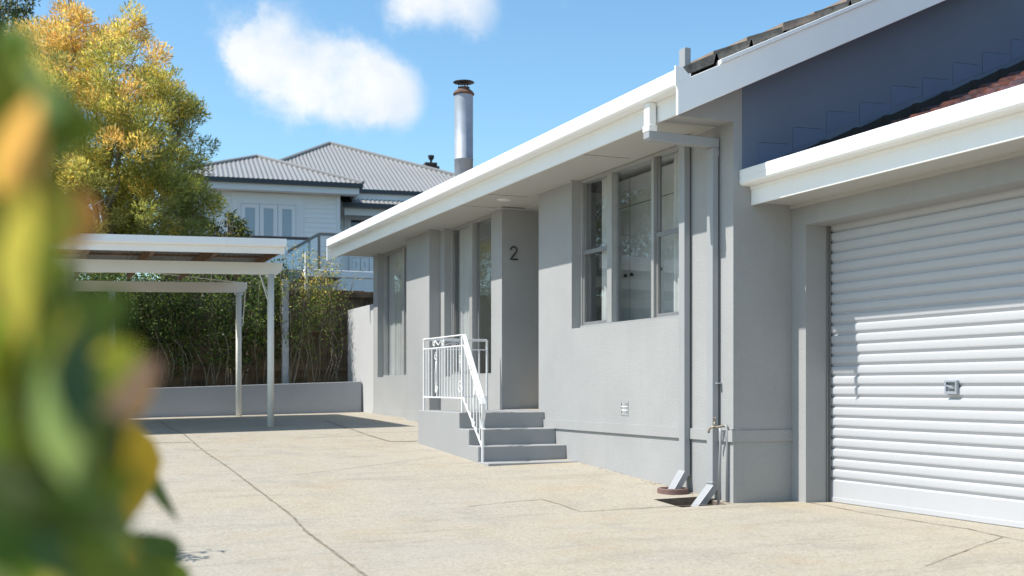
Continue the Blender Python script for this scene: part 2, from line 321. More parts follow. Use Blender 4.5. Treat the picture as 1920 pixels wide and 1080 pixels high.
def ground_at(u, v):
    r = ray(u, v); lo, hi = 1.0, 60.0
    for _ in range(50):
        t = (lo+hi)/2
        if r[2]*t > gz(r[0]*t, r[1]*t): lo = t
        else: hi = t
    return Vector((r[0]*t, r[1]*t, r[2]*t))
def joint(pts, w=.012):
    ps = []
    P = [ground_at(*p) for p in pts]
    for a, b in zip(P[:-1], P[1:]):
        n = max(1, int((b-a).length/.09)); ps += [a+(b-a)*(i/n) for i in range(n)]
    ps.append(P[-1]); m = MB(); vs = []
    for i, p in enumerate(ps):
        t = (ps[min(i+1, len(ps)-1)]-ps[max(i-1, 0)]); s_ = Vector((t.y, -t.x, 0)).normalized()
        j = s_*random.uniform(-.004, .004); ww = w*random.uniform(.5, 1.3)
        for k in (-1, 1):
            q = p+j+s_*(ww/2*k); vs.append((q.x, q.y, gz(q.x, q.y)+.004))
    m.add(vs, [(2*i, 2*i+1, 2*i+3, 2*i+2) for i in range(len(ps)-1)]); return m
jm = MB()
for pts, w in [([(300,790),(314,800),(364,831),(431,879),(547,967),(685,1080),(760,1140)], .020),
               ([(195,833),(357,829)], .02), ([(355,844),(410,845)], .012),
               ([(608,788),(650,803),(690,816),(731,828),(766,828),(783,827)], .03),
               ([(548,822),(680,817)], .012), ([(430,903),(600,885),(820,858)], .007), ([(880,950),(960,941),(1017,937),(1050,946),(1088,960),(1277,949),(1360,945),(1372,944)], .010),
               ([(1515,942),(1615,961),(1740,981),(1815,992),(1880,1007),(1935,1018)], .012), ([(1735,1062),(1880,1008)], .007),
                ([(250,845),(310,842)], .01)]:
    q = joint(pts, w); jm.add(q.v, q.f)
jm.build('driveway_joints', M['joint'], kind='structure')

# ---------------------------------------------------------------- the grey house
XW = 5.385; XI = XW+.23; XG = 5.485; YN = yat(1375, XW); SZ = 2.205; XA = 5.225; BOT = -1.3
house = empty('house', (7.5, 13.5, -.9), label='single-storey grey rendered house with white eaves, three tall windows and a roller garage door', cat='house')
YF = yat(700, XW)
w1a, w1b = yat(708, XW), yat(803, XA)          # window one: far, near
pa0, pa1 = yat(762, XA), yat(805, XA)          # projecting pier
w2a, w2b = yat(833, XW), yat(921, XW)
e0, e1 = yat(941, XW), yat(1010, XW)           # entry recess
w3a, w3b = yat(1072, XW), yat(1281, XW)
s1 = .155; s3 = .628
W = MB()
W.box(XW, XI, w1a, YF, BOT, SZ)                                  # far pier
W.box(XW, XI, pa0, w1a, BOT, .172)                              # under window one
W.box(XA, XI, pa1, pa0, BOT, SZ)                                 # projecting pier
W.box(XW, XI, w2a, pa1, BOT, SZ)                                 # between pier and window two
W.box(XW, XI, w2b, w2a, BOT, s1)
W.box(XW, XI, e0, w2b, BOT, SZ)
W.box(XI, XI+1.3, e0, e0+.23, BOT, SZ)                         # far return of the entry recess
W.box(XW+1.45, XW+1.65, e1-.2, e0, BOT, SZ)                    # back of the recess
W.box(XI, XW+1.45, e1-.23, e1, BOT, SZ)                        # near return
W.box(XW, XI, w3a, e1, BOT, SZ)
W.box(XW, XI, w3b, w3a, BOT, s3)
W.box(XW, XI, YN+.23, w3b, BOT, SZ)
XJ = 5.961
slope = .449; ez = 2.455; ex = 4.74; RX = 9.6
rz = lambda x: ez+(x-ex)*slope
W.prism([(XW, BOT), (XJ+.6, BOT), (XJ+.6, 1.0), (13.5, 1.0), (13.5, rz(RX)-(13.5-RX)*slope-.12), (RX, rz(RX)-.12), (4.83, rz(4.83)-.12), (4.83, SZ-.02), (XW, SZ-.02)], 'y', YN, YN+.23)   # gable wall, eave end boxed in
W.box(XI, 13.4, YF-.23, YF, BOT, SZ)
W.box(13.4, 13.6, YN, YF, BOT, SZ)
wall_o = W.build('wall', M['wall'], house)
cl = MB(); cl.prism([(5.47, 1.70), (13.3, 1.70), (13.3, rz(RX)-(13.3-RX)*slope-.14), (RX, rz(RX)-.135), (5.47, rz(5.47)-.135)], 'y', YN-.006, YN-.0005); M['blue_shade'] = mat('painted_blue_shade', (.125,.155,.215), .6, var=.05, vscale=1.5); cl.build('gable_blue_shade', M['blue_shade'], house)  # thin sheet whose blue colour paints skylit shade onto the grey gable
# plinth band
P = MB()
zp1, zp0 = -.352, -.445
P.box(XW-.020, XW, YN-.014, yat(1022, XW), zp0, zp1); P.box(XW, XJ, YN-.014, YN, zp0, zp1)
P.build('plinth_band', M['wall'], house); P = MB(); P.box(XW-.01, XW, pa0, YF+.01, -.62, zp1); P.box(XA-.01, XA, pa1-.01, pa0+.01, -.62, zp1)
P.build('plinth_band', M['wall'], house)
# floor, ceiling and partitions inside
I = MB()
I.box(XI, 13.4, YN+.23, YF-.23, -.40, -.26, 1)
I.box(XI, 13.4, YN+.23, YF-.23, 2.36, 2.42)
I.box(XW+1.66, 13.4, 12.6, 12.7, -.26, 2.36)
I.box(XI+.0, 13.4, pa1+.2, pa1+.3, -.26, 2.36)
I.box(8.6, 8.7, YN+.23, YF-.23, -.26, 2.36)
I.build('interior', [M['room'], M['roomfloor']], house)
K = MB()                                                          # tall cupboard doors seen through the near window
kx = 6.15
K.box(kx, kx+.5, 8.6, 12.0, -.26, 2.30)
for y in np.arange(8.9, 12.0, .62): K.box(kx-.002, kx, y-.003, y+.003, -.20, 2.30, 1)
K.box(kx-.002, kx, 8.6, 12.0, 1.99, 1.997, 1)
for y in np.arange(8.9, 12.0, .62):
    for dy in (-.07, .07):
        K.tube([(kx-.0, y+dy, 1.235), (kx-.03, y+dy, 1.235)], [.012, .02], 12, 1)
K.build('kitchen_cupboard', [M['cab'], M['knob']], house, bevel=.003)
# window sill board / entry threshold
t = MB(); t.box(XW+.02, XW+1.45, e1+.002, e0-.002, -.40, -.262); t.build('entry_floor', M['render2'], house)
t = MB(); t.box(XW+.55, XW+1.2, e0-.9, e0-.003, -.262, -.235); t.build('threshold', M['sill'], house)
t = MB(); t.box(XW+1.41, XW+1.45, e1+.1, e0-.15, -.24, 1.85); t.build('front_door', M['cab'], house)
# soffit with cover-strip joints and fascia
SX0 = 4.826
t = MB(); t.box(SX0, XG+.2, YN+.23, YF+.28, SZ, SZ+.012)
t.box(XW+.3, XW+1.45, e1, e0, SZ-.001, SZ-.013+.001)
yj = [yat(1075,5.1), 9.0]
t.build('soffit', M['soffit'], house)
for u, v in ((1088,289),(930,365),(880,386)):
    r = ray(u, v); y = r[1]*SZ/r[2]
    t = MB(); t.box(SX0, XW, y-.003, y+.003, SZ-.003, SZ); t.build('soffit_joint', M['joint'], house)
# quarter-round trim where walls meet soffit
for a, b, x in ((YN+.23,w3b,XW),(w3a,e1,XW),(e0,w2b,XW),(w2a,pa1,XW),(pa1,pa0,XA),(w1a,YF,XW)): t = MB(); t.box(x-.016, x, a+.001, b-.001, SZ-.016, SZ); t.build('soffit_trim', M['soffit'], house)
t = MB(); t.box(XW, XW+1.3, e0-.016, e0, SZ-.03, SZ-.014)
t.build('soffit_trim', M['soffit'], house)
YE = 7.90; YFE = 19.25
t = MB(); t.box(4.806, SX0, YE+.03, YFE, 2.175, 2.46); t.build('fascia', M['white'], house, bevel=.003)
t = MB()
t.prism([(4.806,2.44),(4.806,2.335),(4.71,2.335),(4.69,2.342),(4.68,2.358),(4.68,2.470),(4.688,2.476),(4.70,2.470),(4.70,2.44)], 'y', YE+.02, YFE)
t.prism([(4.806,2.334),(4.806,2.305),(4.798,2.308),(4.792,2.334)], 'y', YE+.03, YFE)
t.build('gutter', M['white'], house)
# soffit downlight
r = ray(945, 374); k = SZ/r[2]; lx, ly = r[0]*k, r[1]*k
t = MB(); t.lathe([(0.0,SZ-.012),(.075,SZ-.012),(.085,SZ-.006),(.085,SZ-.0005)], lx, ly, 24); t.build('downlight', M['white2'], house, smooth=False)
# barge boards
def barge(y0, y1, nm, par):
    t = MB(); a = ex-.05; th = .25
    t.prism([(a, 2.115), (a, 2.37), (RX, rz(RX)+.0), (RX, rz(RX)-.255+.0)], 'y', y0, y1)
    t.prism([(a+.38, 2.37+.38*(rz(RX)-2.37)/(RX-a)+.001), (a+.38, 2.37+.38*(rz(RX)-2.37)/(RX-a)+.038), (RX, rz(RX)+.038), (RX, rz(RX)+.001)], 'y', y0-.02, y1+.02)
    return t.build('barge_board', M['white'], house, bevel=.004)
barge(YE, YE+.03, 'a', house); barge(YFE+.003, YFE+.033, 'b', house)
t = MB(); t.prism([(4.67,2.34),(4.67,2.50),(4.74,2.49),(4.83,2.40),(4.83,2.34)], 'y', YE+.002, YE+.018); t.build('gutter_end', M['white'], house, bevel=.002)
# underside between barge and gable wall
t = MB(); t.prism([(5.0, rz(5.0)-.13), (RX, rz(RX)-.13), (RX, rz(RX)-.118), (5.0, rz(5.0)-.118)], 'y', YE+.03, YN); t.build('rake_soffit', M['soffit'], house)
# tiled roof, courses stepping up the slope
def main_roof():
    t = MB(); g = .325; n = int((RX-ex)/g)+1; th = math.atan(slope)
    for i in range(n):
        x0 = ex+i*g-.03; x1 = min(ex+(i+1)*g+.02, RX)
        z0 = ez+(x0-ex)*slope; z1 = ez+(x1-ex)*slope
        j = random.uniform(-.006, .006)
        prof = [(x0, z0+.01), (x0+.004, z0+.075+j), (x0+.05, z0+.092+j), (x1, z1+.045), (x1, z1-.0)]
        if i == 0: prof = [(x0+.12, z0+.04), (x0+.12, z0+.075), (x1, z1+.026), (x1, z1)]
        t.prism(prof, 'y', YE+.045+random.uniform(-.02,.02), YFE-.02, 0)
        t.prism([(x0, z0-.03), (x0+.02, z0+.05), (x1-.02, z1+.04), (x1, z1-.03)], 'y', YE+.032, YE+.25, 1)
        t.prism([(2*RX-x0, z0+.0), (2*RX-x0, z0+.055), (2*RX-x1, z1+.02), (2*RX-x1, z1-.01)], 'y', YE+.03, YFE-.02, 0)
    t.tube([(RX, y, rz(RX)+.03+.01*math.sin(y*3)) for y in np.arange(YE, YFE, .2)], .12, 8, 0)
    t.build('roof', [M['tile'], M['mortar']], house)
main_roof()
# rectangular vent stub at the gutter corner
p0 = onX(1273, 82, 4.80); t = MB(); y1 = yat(1273, 4.80); y0 = yat(1284, 4.80)
t.box(4.80, 4.855, y0, y1, 2.46, 2.675); t.build('overflow_stub', M['pipe'], house, bevel=.003)

# downpipes
def downpipe_near():
    t = MB(); y0, y1 = yat(1336, 5.31), yat(1325, 5.31); yc = (y0+y1)/2; hw = (y1-y0)/2
    t.box(4.725, 4.79, yc-hw+.03, yc+hw+.03, 2.11, 2.334, 0); t.box(4.718, 4.797, yc-hw+.022, yc+hw+.038, 2.10, 2.15, 0)
    t.obox((4.735, yc+.03, 2.065), (5.375, yc, 2.045), .10, .075, 1)
    t.prism([(4.722, 2.10), (4.722, 2.045), (4.745, 2.027), (4.80, 2.027), (4.80, 2.10)], 'y', yc-hw+.027, yc+hw+.033, 1)
    t.box(5.31, 5.368, y0, y1, -.855, 2.008, 1); t.box(5.306, 5.372, y0-.004, y1+.004, 1.93, 1.99, 1); t.box(5.305, 5.373, y0-.004, y1+.004, -.80, -.785, 1)
    t.obox((5.335, yc, -.83), (5.17, yc-.01, -1.01), .098, .06, 1, up=Vector((0,0,1)))
    t.box(5.335, XW, y0-.03, y1+.06, .030, .042, 1)
    t.build('downpipe', [M['white'], M['pipe']], house, bevel=.004)
downpipe_near()
def downpipe_far():
    t = MB(); y0, y1 = yat(1283, 5.31), yat(1272.5, 5.31); yc = (y0+y1)/2
    t.box(5.31, 5.368, y0, y1, -.77, SZ-.002, 0)
    t.obox((5.335, yc, -.735), (5.22, yc-.01, -.90), .098, .06, 0)
    t.build('downpipe', M['pipe'], house, bevel=.004)
downpipe_far()
# brick vent
def vent():
    c = onX(1171, 764.5, XW); t = MB(); y0, y1, z0, z1 = c.y-.082, c.y+.075, c.z-.075, c.z+.065
    for (a, b, cc, d) in ((y0,y1,z1-.018,z1),(y0,y1,z0,z0+.018),(y0,y0+.018,z0+.018,z1-.018),(y1-.018,y1,z0+.018,z1-.018)): t.box(XW-.004, XW+.012, a, b, cc, d, 2)
    t.box(XW-.002, XW-.001, y0+.018, y1-.018, z0+.018, z1-.018, 1)
    for i in range(1, 5): y = y0+.018+(y1-y0-.036)*i/5; t.box(XW-.005, XW-.002, y-.004, y+.004, z0+.018, z1-.018)
    for i in range(1, 3): z = z0+.018+(z1-z0-.036)*i/3; t.box(XW-.0055, XW-.002, y0+.018, y1-.018, z-.004, z+.004)
    t.build('wall_vent', [M['trimw'], M['gap'], M['wall']], house)
vent()
# house number 2 on the far return of the entry
def number():
    Y = e0-.016; t = MB(); P0 = [onY(*p, Y) for p in [(957.2,469),(958.2,465.5),(961,463.2),(964,462.6),(967.2,463.8),(969.2,466.8),(968.8,470.5),(966.5,474.5),(962.5,479.5),(956.6,486.2),(964,486.2),(971,486.2)]]
    t.tube([(p.x, Y, p.z) for p in P0], .0085, 6, flat=1); t.build('house_number', M['black'], house)
number()
# garden tap and its supply pipes
def tap():
    t = MB(); b = onX(1336, 802, 5.28); y = b.y-.02; z = b.z
    t.tube([(5.375, y-.05, z+.015), (5.34, y-.035, z+.015), (5.31, y-.01, z+.005), (5.285, y+.01, z+.008), (5.265, y+.03, z), (5.258, y+.04, z-.02), (5.256, y+.042, z-.045)], [.011,.011,.011,.010,.010,.010,.009], 8, 0)
    t.tube([(5.29, y+.005, z), (5.29, y+.005, z+.05)], .009, 8, 0); t.tube([(5.29, y+.005, z+.045), (5.29, y+.005, z+.08)], .005, 6, 0)
    t.obox((5.29, y-.02, z+.08), (5.29, y+.03, z+.08), .009, .008, 0); t.obox((5.268, y+.005, z+.08), (5.312, y+.005, z+.08), .009, .008, 0)
    t.tube([(5.355, y-.04, z+.02), (5.36, y-.06, z+.015), (5.365, y-.07, z-.02), (5.36, y-.065, -.98)], .009, 8, 1)
    t.tube([(5.31, y-.045, z-.0), (5.315, y-.05, z-.05), (5.30, y-.035, -.98)], .012, 8, 1)
    t.tube([(5.37, y-.10, z-.005), (5.38, y-.14, z-.005)], .006, 6, 1)
    t.build('garden_tap', [M['brass'], M['pipe']], house, smooth=True)
tap()

# windows -------------------------------------------------------
def pleat(m, x, ya, yb, z0, z1, amp=.022, wl=.09):
    n = max(8, int(abs(yb-ya)/.012)); vs = []
    for i in range(n+1):
        y = ya+(yb-ya)*i/n; dx = amp*math.sin(2*math.pi*y/wl)+amp*.5*math.sin(2*math.pi*y/(wl*2.7)+1)
        vs += [(x+dx, y, z0), (x+dx*.7, y, z1)]
    m.add(vs, [(2*i, 2*i+2, 2*i+3, 2*i+1) for i in range(n)])
def window(name, ya, yb, zs, zt, mull, rails, curtains, label=None, dark=()):
    mull = sorted(mull)      # ya near, yb far; mull: Y of mullions; rails: (ya,yb,z)
    w = empty('window', (XG, ya, zs)); w.parent = house; w.matrix_parent_inverse = Matrix.Translation(-house.location); tag(w, label=label)
    f = MB(); x0, x1 = XG, XG+.07; b = .03
    f.box(x0, x1, ya, yb, zt-b, zt); f.box(x0-.01, x1, ya, yb, zs, zs+b)
    f.box(x0, x1, ya, ya+b, zs+b, zt-b); f.box(x0, x1, yb-b, yb, zs+b, zt-b)
    for (y, wd) in mull: f.box(x0-.012, x1, y-wd/2, y+wd/2, zs+b, zt-b)
    fo = f.build('window_frame', M['frame'], None, bevel=.003); fo.parent = w; fo.matrix_parent_inverse = Matrix.Translation(-w.location-Vector((0,0,0)))
    ys = [ya+b] + [y for y, _ in mull] + [yb-b]
    for (i, hung, zr) in rails:                     # sliding sashes sit inside the frame
        sh = MB()
        a = ys[i]+(mull[i-1][1]/2 if i > 0 else 0)+.002; c = ys[i+1]-(mull[i][1]/2 if i < len(mull) else 0)-.002
        if hung:
            sh.box(x0+.012, x0+.035, a, c, zr-.022, zr+.022)
        for (p, q) in ((a, a+.04), (c-.04, c)): sh.box(x0+.015, x0+.04, p, q, zs+b+.002, (zr-.022 if hung else zt-b-.002), 1)
        if hung:
            for (p, q) in ((a, a+.04), (c-.04, c)): sh.box(x0+.03, x0+.055, p, q, zr+.022, zt-b-.002, 1)
        sh.box(x0+.012, x0+.04, a+.04, c-.04, zs+b+.002, zs+b+.035)
        so_ = sh.build('sash', [M['rail'], M['framed']], None, bevel=.002); so_.parent = w; so_.matrix_parent_inverse = Matrix.Translation(-w.location)
    gl = MB(); gl.add([(x0+.046,ya+b,zs+b),(x0+.046,yb-b,zs+b),(x0+.046,yb-b,zt-b),(x0+.046,ya+b,zt-b)], [(0,1,2,3)]); go = gl.build('window_pane', M['glass'], None); go.parent = w; go.matrix_parent_inverse = Matrix.Translation(-w.location)
    if curtains:
        for a, c, z0, z1, xx in curtains:
            cm = MB(); pleat(cm, XG+.115+xx, a, c, max(z0, zs+.02), min(z1, zt-.01))
            co = cm.build('curtain', M['curtain'], None, smooth=True); co.parent = w; co.matrix_parent_inverse = Matrix.Translation(-w.location)
m1, m2 = yat(1144, XG), yat(1225, XG)
window('near', w3b, w3a, s3, SZ-.004, [(m1,.10),(m2,.045)], [(0,True,1.435),(2,True,1.43)], [(m1+.03, w3a-.30, -.1, 2.2, .0), (w3b+.02, m2-.16, -.1, 2.2, .02)],
       label='wide three-light aluminium window between the downpipe and the entry')
a = yat(884, XG)
window('mid', w2b, w2a, s1, SZ-.004, [(a,.11)], [(1,False,.9)], [(a+.06, w2a-.03, -.1, 2.2, 0)], label='tall two-light window behind the white handrail with a pale curtain')
b_ = yat(755, XG)
window('far', w1b+.02, w1a, .172, SZ-.004, [(b_-.05,.10)], [(0,False,.9)], [(b_+.30, w1a-.03, -.1, 2.2, 0), (w1b+.05, b_-.08, -.1, 2.2, .0)], label='tall window farthest along the house near the boundary wall')
def sill(ya, yb, z):
    t = MB(); t.box(XW+.004, XG-.012, ya+.002, yb-.002, z+.0005, z+.006); t.build('window_ledge', M['white'], house)

# flue on the house roof
def flue():
    d = 17.6; c = ondepth(869.5, 330, d); r = .14; f = empty('flue', (c.x, c.y, 2.9)); f.parent = house; f.matrix_parent_inverse = Matrix.Translation(-house.location)
    def pz(v): return (HOR-v)*d/F
    def ch(m, n, mt, sm=True): o = m.build(n, mt, None, smooth=sm); o.parent = f; o.matrix_parent_inverse = Matrix.Translation(-f.location); return o
    t = MB(); t.lathe([(r,2.7),(r,pz(301)),(r+.004,pz(300.5)),(r+.004,pz(298.5)),(r,pz(298)),(r,pz(178))], c.x, c.y, 32); ch(t, 'flue_pipe', M['galv'])
    t = MB(); t.lathe([(r+.002,pz(179)),(r+.018,pz(178)),(r+.02,pz(176)),(r-.01,pz(171)),(r-.05,pz(167.5)),(r-.055,pz(164)),(r-.05,pz(164)),(.03,pz(163))], c.x, c.y, 32); ch(t, 'flue_collar', M['rust'])
    t = MB(); t.lathe([(0,pz(151)),(.06,pz(151.5)),(.155,pz(154)),(.16,pz(155)),(.10,pz(156.5)),(0,pz(157))], c.x, c.y, 32)
    for k in range(3): an = k*2.1+.4; t.obox((c.x+.07*math.cos(an), c.y+.07*math.sin(an), pz(164)), (c.x+.09*math.cos(an), c.y+.09*math.sin(an), pz(155)), .015, .004)
    ch(t, 'rain_cap', mat('dark_steel', (.05,.05,.05), .5, metal=.6))
flue()

# ---------------------------------------------------------------- attached garage (same building)
XD = 6.205; YJ = yat(1511, XJ); GS = 1.53; LZ = 1.343; DT = 1.345; GY0 = 2.0
DY1 = YJ-2.75
g = MB()
g.box(XJ, XJ+.45, YJ, YN-.001, BOT, LZ)                # jamb beside the pillar
g.box(XJ, XJ+.45, GY0, YN-.001, LZ, GS)                  # lintel
g.box(XJ, XJ+.45, GY0, DY1, BOT, LZ)
g.build('garage_wall', M['wall'], house)
g = MB(); g.box(5.575, XJ+.2, GY0, YN-.002, GS, GS+.01); g.build('garage_soffit', M['soffit'], house)
g = MB(); g.box(XJ-.02, XJ, GY0, YN-.002, GS-.03, GS); g.build('garage_trim', M['soffit'], house)
g = MB(); g.box(5.557, 5.575, GY0, YN-.001, 1.508, 1.80); g.build('garage_fascia', M['white'], house, bevel=.003)
g = MB(); g.prism([(5.557,1.775),(5.557,1.66),(5.47,1.66),(5.452,1.668),(5.442,1.684),(5.442,1.722),(5.447,1.728),(5.442,1.734),(5.442,1.786),(5.449,1.792),(5.46,1.786),(5.46,1.76)], 'y', GY0, YN-.003)
g.prism([(5.557,1.659),(5.557,1.632),(5.548,1.635),(5.542,1.659)], 'y', GY0, YN-.003)
g.build('garage_gutter', M['white'], house)
gsl = .41; gzr = lambda x: 1.755+(x-5.54)*gsl
def garage_roof():
    nx, ny = 180, 330; X = np.linspace(5.5, 10.5, nx); Y = np.linspace(GY0, YN-.004, ny)
    XX, YY = np.meshgrid(X, Y, indexing='ij'); g_ = .33; ph = (XX-5.5)/g_; fr = ph-np.floor(ph); row = np.floor(ph)
    wav = np.maximum(0, np.sin(2*np.pi*(YY/.24)))**.8*.035
    Z = 1.65+(XX-5.5)*gsl + .045*(1-fr) + wav
    v = np.stack([XX, YY, Z], -1).reshape(-1, 3); i = np.arange(nx-1)[:, None]*ny+np.arange(ny-1)[None, :]
    f = np.stack([i, i+ny, i+ny+1, i+1], -1).reshape(-1, 4); fast_mesh('garage_roof', v, f, [M['redtile']], parent=house)
    t = MB(); y = YN
    for k in range(15):
        x0 = 5.56+k*.33; x1 = x0+.335; z = gzr(x0)
        t.prism([(x0,z-.12),(x0,z+.035),(x0+.03,z+.06),(x0+.10,z+.07),(x1,gzr(x1)+.04),(x1,gzr(x1)-.12)], 'y', y-.05, y-.001, 0)
    t.build('roof_flashing_gap', M['gap'], house)
    fmat = mat('blue_shade_flashing', (.112,.15,.235), .5, var=.05, vscale=3)  # flashing carries the same painted blue shade as the gable sheet
    for k in range(14):
        fl = MB(); t = MB()
        x0 = 5.62+k*.345; z = gzr(x0)+.06+random.uniform(-.035,.035)
        t.prism([(x0+.003,z+.02),(x0+.003,z+.215),(x0+.34,z+.225),(x0+.34,z+.16)], 'y', y-.0095-.001*(k % 2), y-.0065, 0)
        fl.prism([(x0+.02,z+.2165),(x0+random.uniform(.2,.33),z+.225),(x0+.3,z+.227),(x0+.02,z+.2185)], 'y', y-.0093, y-.0066, 0)
        fl.build('flashing_gap', M['gap'], house); t.build('wall_flashing', fmat, house)
garage_roof()
def roller():
    d = empty('garage_door', (XD, YJ-1.3, -.94)); d.parent = house; d.matrix_parent_inverse = Matrix.Translation(-house.location)
    def ch(m, n, mt, **k): o = m.build(n, mt, None, **k); o.parent = d; o.matrix_parent_inverse = Matrix.Translation(-d.location); return o
    prof = []; pitch = .0855; zb = -.925; z = zb+.165
    x = XD
    pts = [(x, zb), (x, z-.02)]
    while z < DT+.05:
        pts += [(x+.0, z-.012), (x+.004, z-.009), (x+.015, z-.002), (x+.018, z+.002), (x+.016, z+.006), (x+.004, z+.021), (x+.001, z+.024), (x-.001, z+.034), (x-.0015, z+pitch*.6), (x-.001, z+pitch-.022)]
        z += pitch
    back = [(x+.03, pts[-1][1]), (x+.03, zb)]
    m = MB(); n = len(pts); vs = []
    for yy in (DY1-.1, YJ+.05): vs += [(p, yy, q) for p, q in pts]
    m.add(vs, [(i, i+1, n+i+1, n+i) for i in range(n-1)])
    m.box(x+.03, x+.04, DY1-.1, YJ+.05, zb, pts[-1][1])
    ch(m, 'door_curtain', M['door'])
    b = MB(); b.box(x-.006, x+.02, DY1-.1, YJ+.03, zb-.02, zb+.02); ch(b, 'bottom_rail', M['door'], bevel=.003)
    s_ = MB(); s_.box(x-.04, x-.03, YJ-.001, YJ-.012, -.95, LZ); s_.box(x-.016, x-.006, YJ-.02, YJ-.001, -.95, LZ, 0); s_.box(x+.0, x+.06, YJ-.0, YJ+.02, -.95, LZ, 1)
    ch(s_, 'door_guide', [M['framed'], M['gap']])
    h = MB(); c = onX(1785, 726, x-.012)
    for (a, b2, e, f) in ((-.06,.06,.035,.05),(-.06,.06,-.05,-.03),(-.06,-.045,-.03,.035),(.045,.06,-.03,.035)): h.box(x-.028, x-.003, c.y+a, c.y+b2, c.z+e, c.z+f)
    h.box(x-.010, x-.004, c.y-.045, c.y+.045, c.z-.03, c.z+.035, 1); h.tube([(x-.01, c.y, c.z), (x-.03, c.y, c.z)], .013, 10, 0); h.obox((x-.03, c.y-.035, c.z-.008), (x-.03, c.y+.035, c.z+.012), .008, .012, 0)
    ch(h, 'door_handle', [M['galv'], M['framed']], bevel=.002)
roller()

# drain ring at the foot of the far downpipe
dr = MB(); cx, cy = 5.215, 8.87; z = gz(cx, cy)+.012
dr.lathe([(.135,z-.02),(.135,z+.022),(.128,z+.03),(.112,z+.03),(.106,z+.022),(.106,z-.02)], cx, cy, 36); dr.lathe([(.106,z+.004),(0,z+.004)], cx, cy, 24, 1)
dr.build('drain_ring', [M['terracotta'], M['gap']], smooth=False, label='round terracotta drain ring on the concrete under the left downpipe', cat='drain')

# dry leaf litter blown against the foot of the wall
lt = MB()
for k in range(150):
    y = random.choice([random.uniform(8.25, 11.0), random.uniform(8.2, 9.6), random.uniform(13.5, 18.5)]); x = XW-.01-abs(random.gauss(0, .035)) if y < 13 else (XW if y > 17 else 4.36+.9)-.02-abs(random.gauss(0, .05))
    if PIT[0] < x < PIT[1] and PIT[2] < y < PIT[3]: continue
    a = random.uniform(0, 6.3); r_ = random.uniform(.006, .016); z_ = gz(x, y)+.006
    lt.add([(x+r_*math.cos(a), y+r_*math.sin(a), z_+.004), (x-r_*.4*math.sin(a), y+r_*.4*math.cos(a), z_), (x-r_*math.cos(a), y-r_*math.sin(a), z_+.002), (x+r_*.4*math.sin(a), y-r_*.4*math.cos(a), z_)], [(0,1,2,3)])
lt.build('leaf_litter', mat('dry_leaf', (.16,.10,.055), .9, var=.4, vscale=30), kind='stuff', label='dry leaf litter along the foot of the wall', cat='leaf litter')
# ---------------------------------------------------------------- entry steps
SXL = 4.37
yr = [11.96, 11.665, 11.39, 11.10]; zt = [-.268, -.443, -.612, -.770]
st = MB(); yb = 13.39
st.prism([(yb, -1.3), (yb, zt[0]), (yr[0], zt[0]), (yr[0], zt[1]), (yr[1], zt[1]), (yr[1], zt[2]), (yr[2], zt[2]), (yr[2], -1.3)], 'x', SXL, XW-.001)
st.box(SXL+.0, XW-.002, yr[3], yr[2]-.001, -1.3, zt[3])
st.build('entry_steps', M['render2'], bevel=.008, label='grey rendered concrete steps climbing to the recessed front entry', cat='steps')

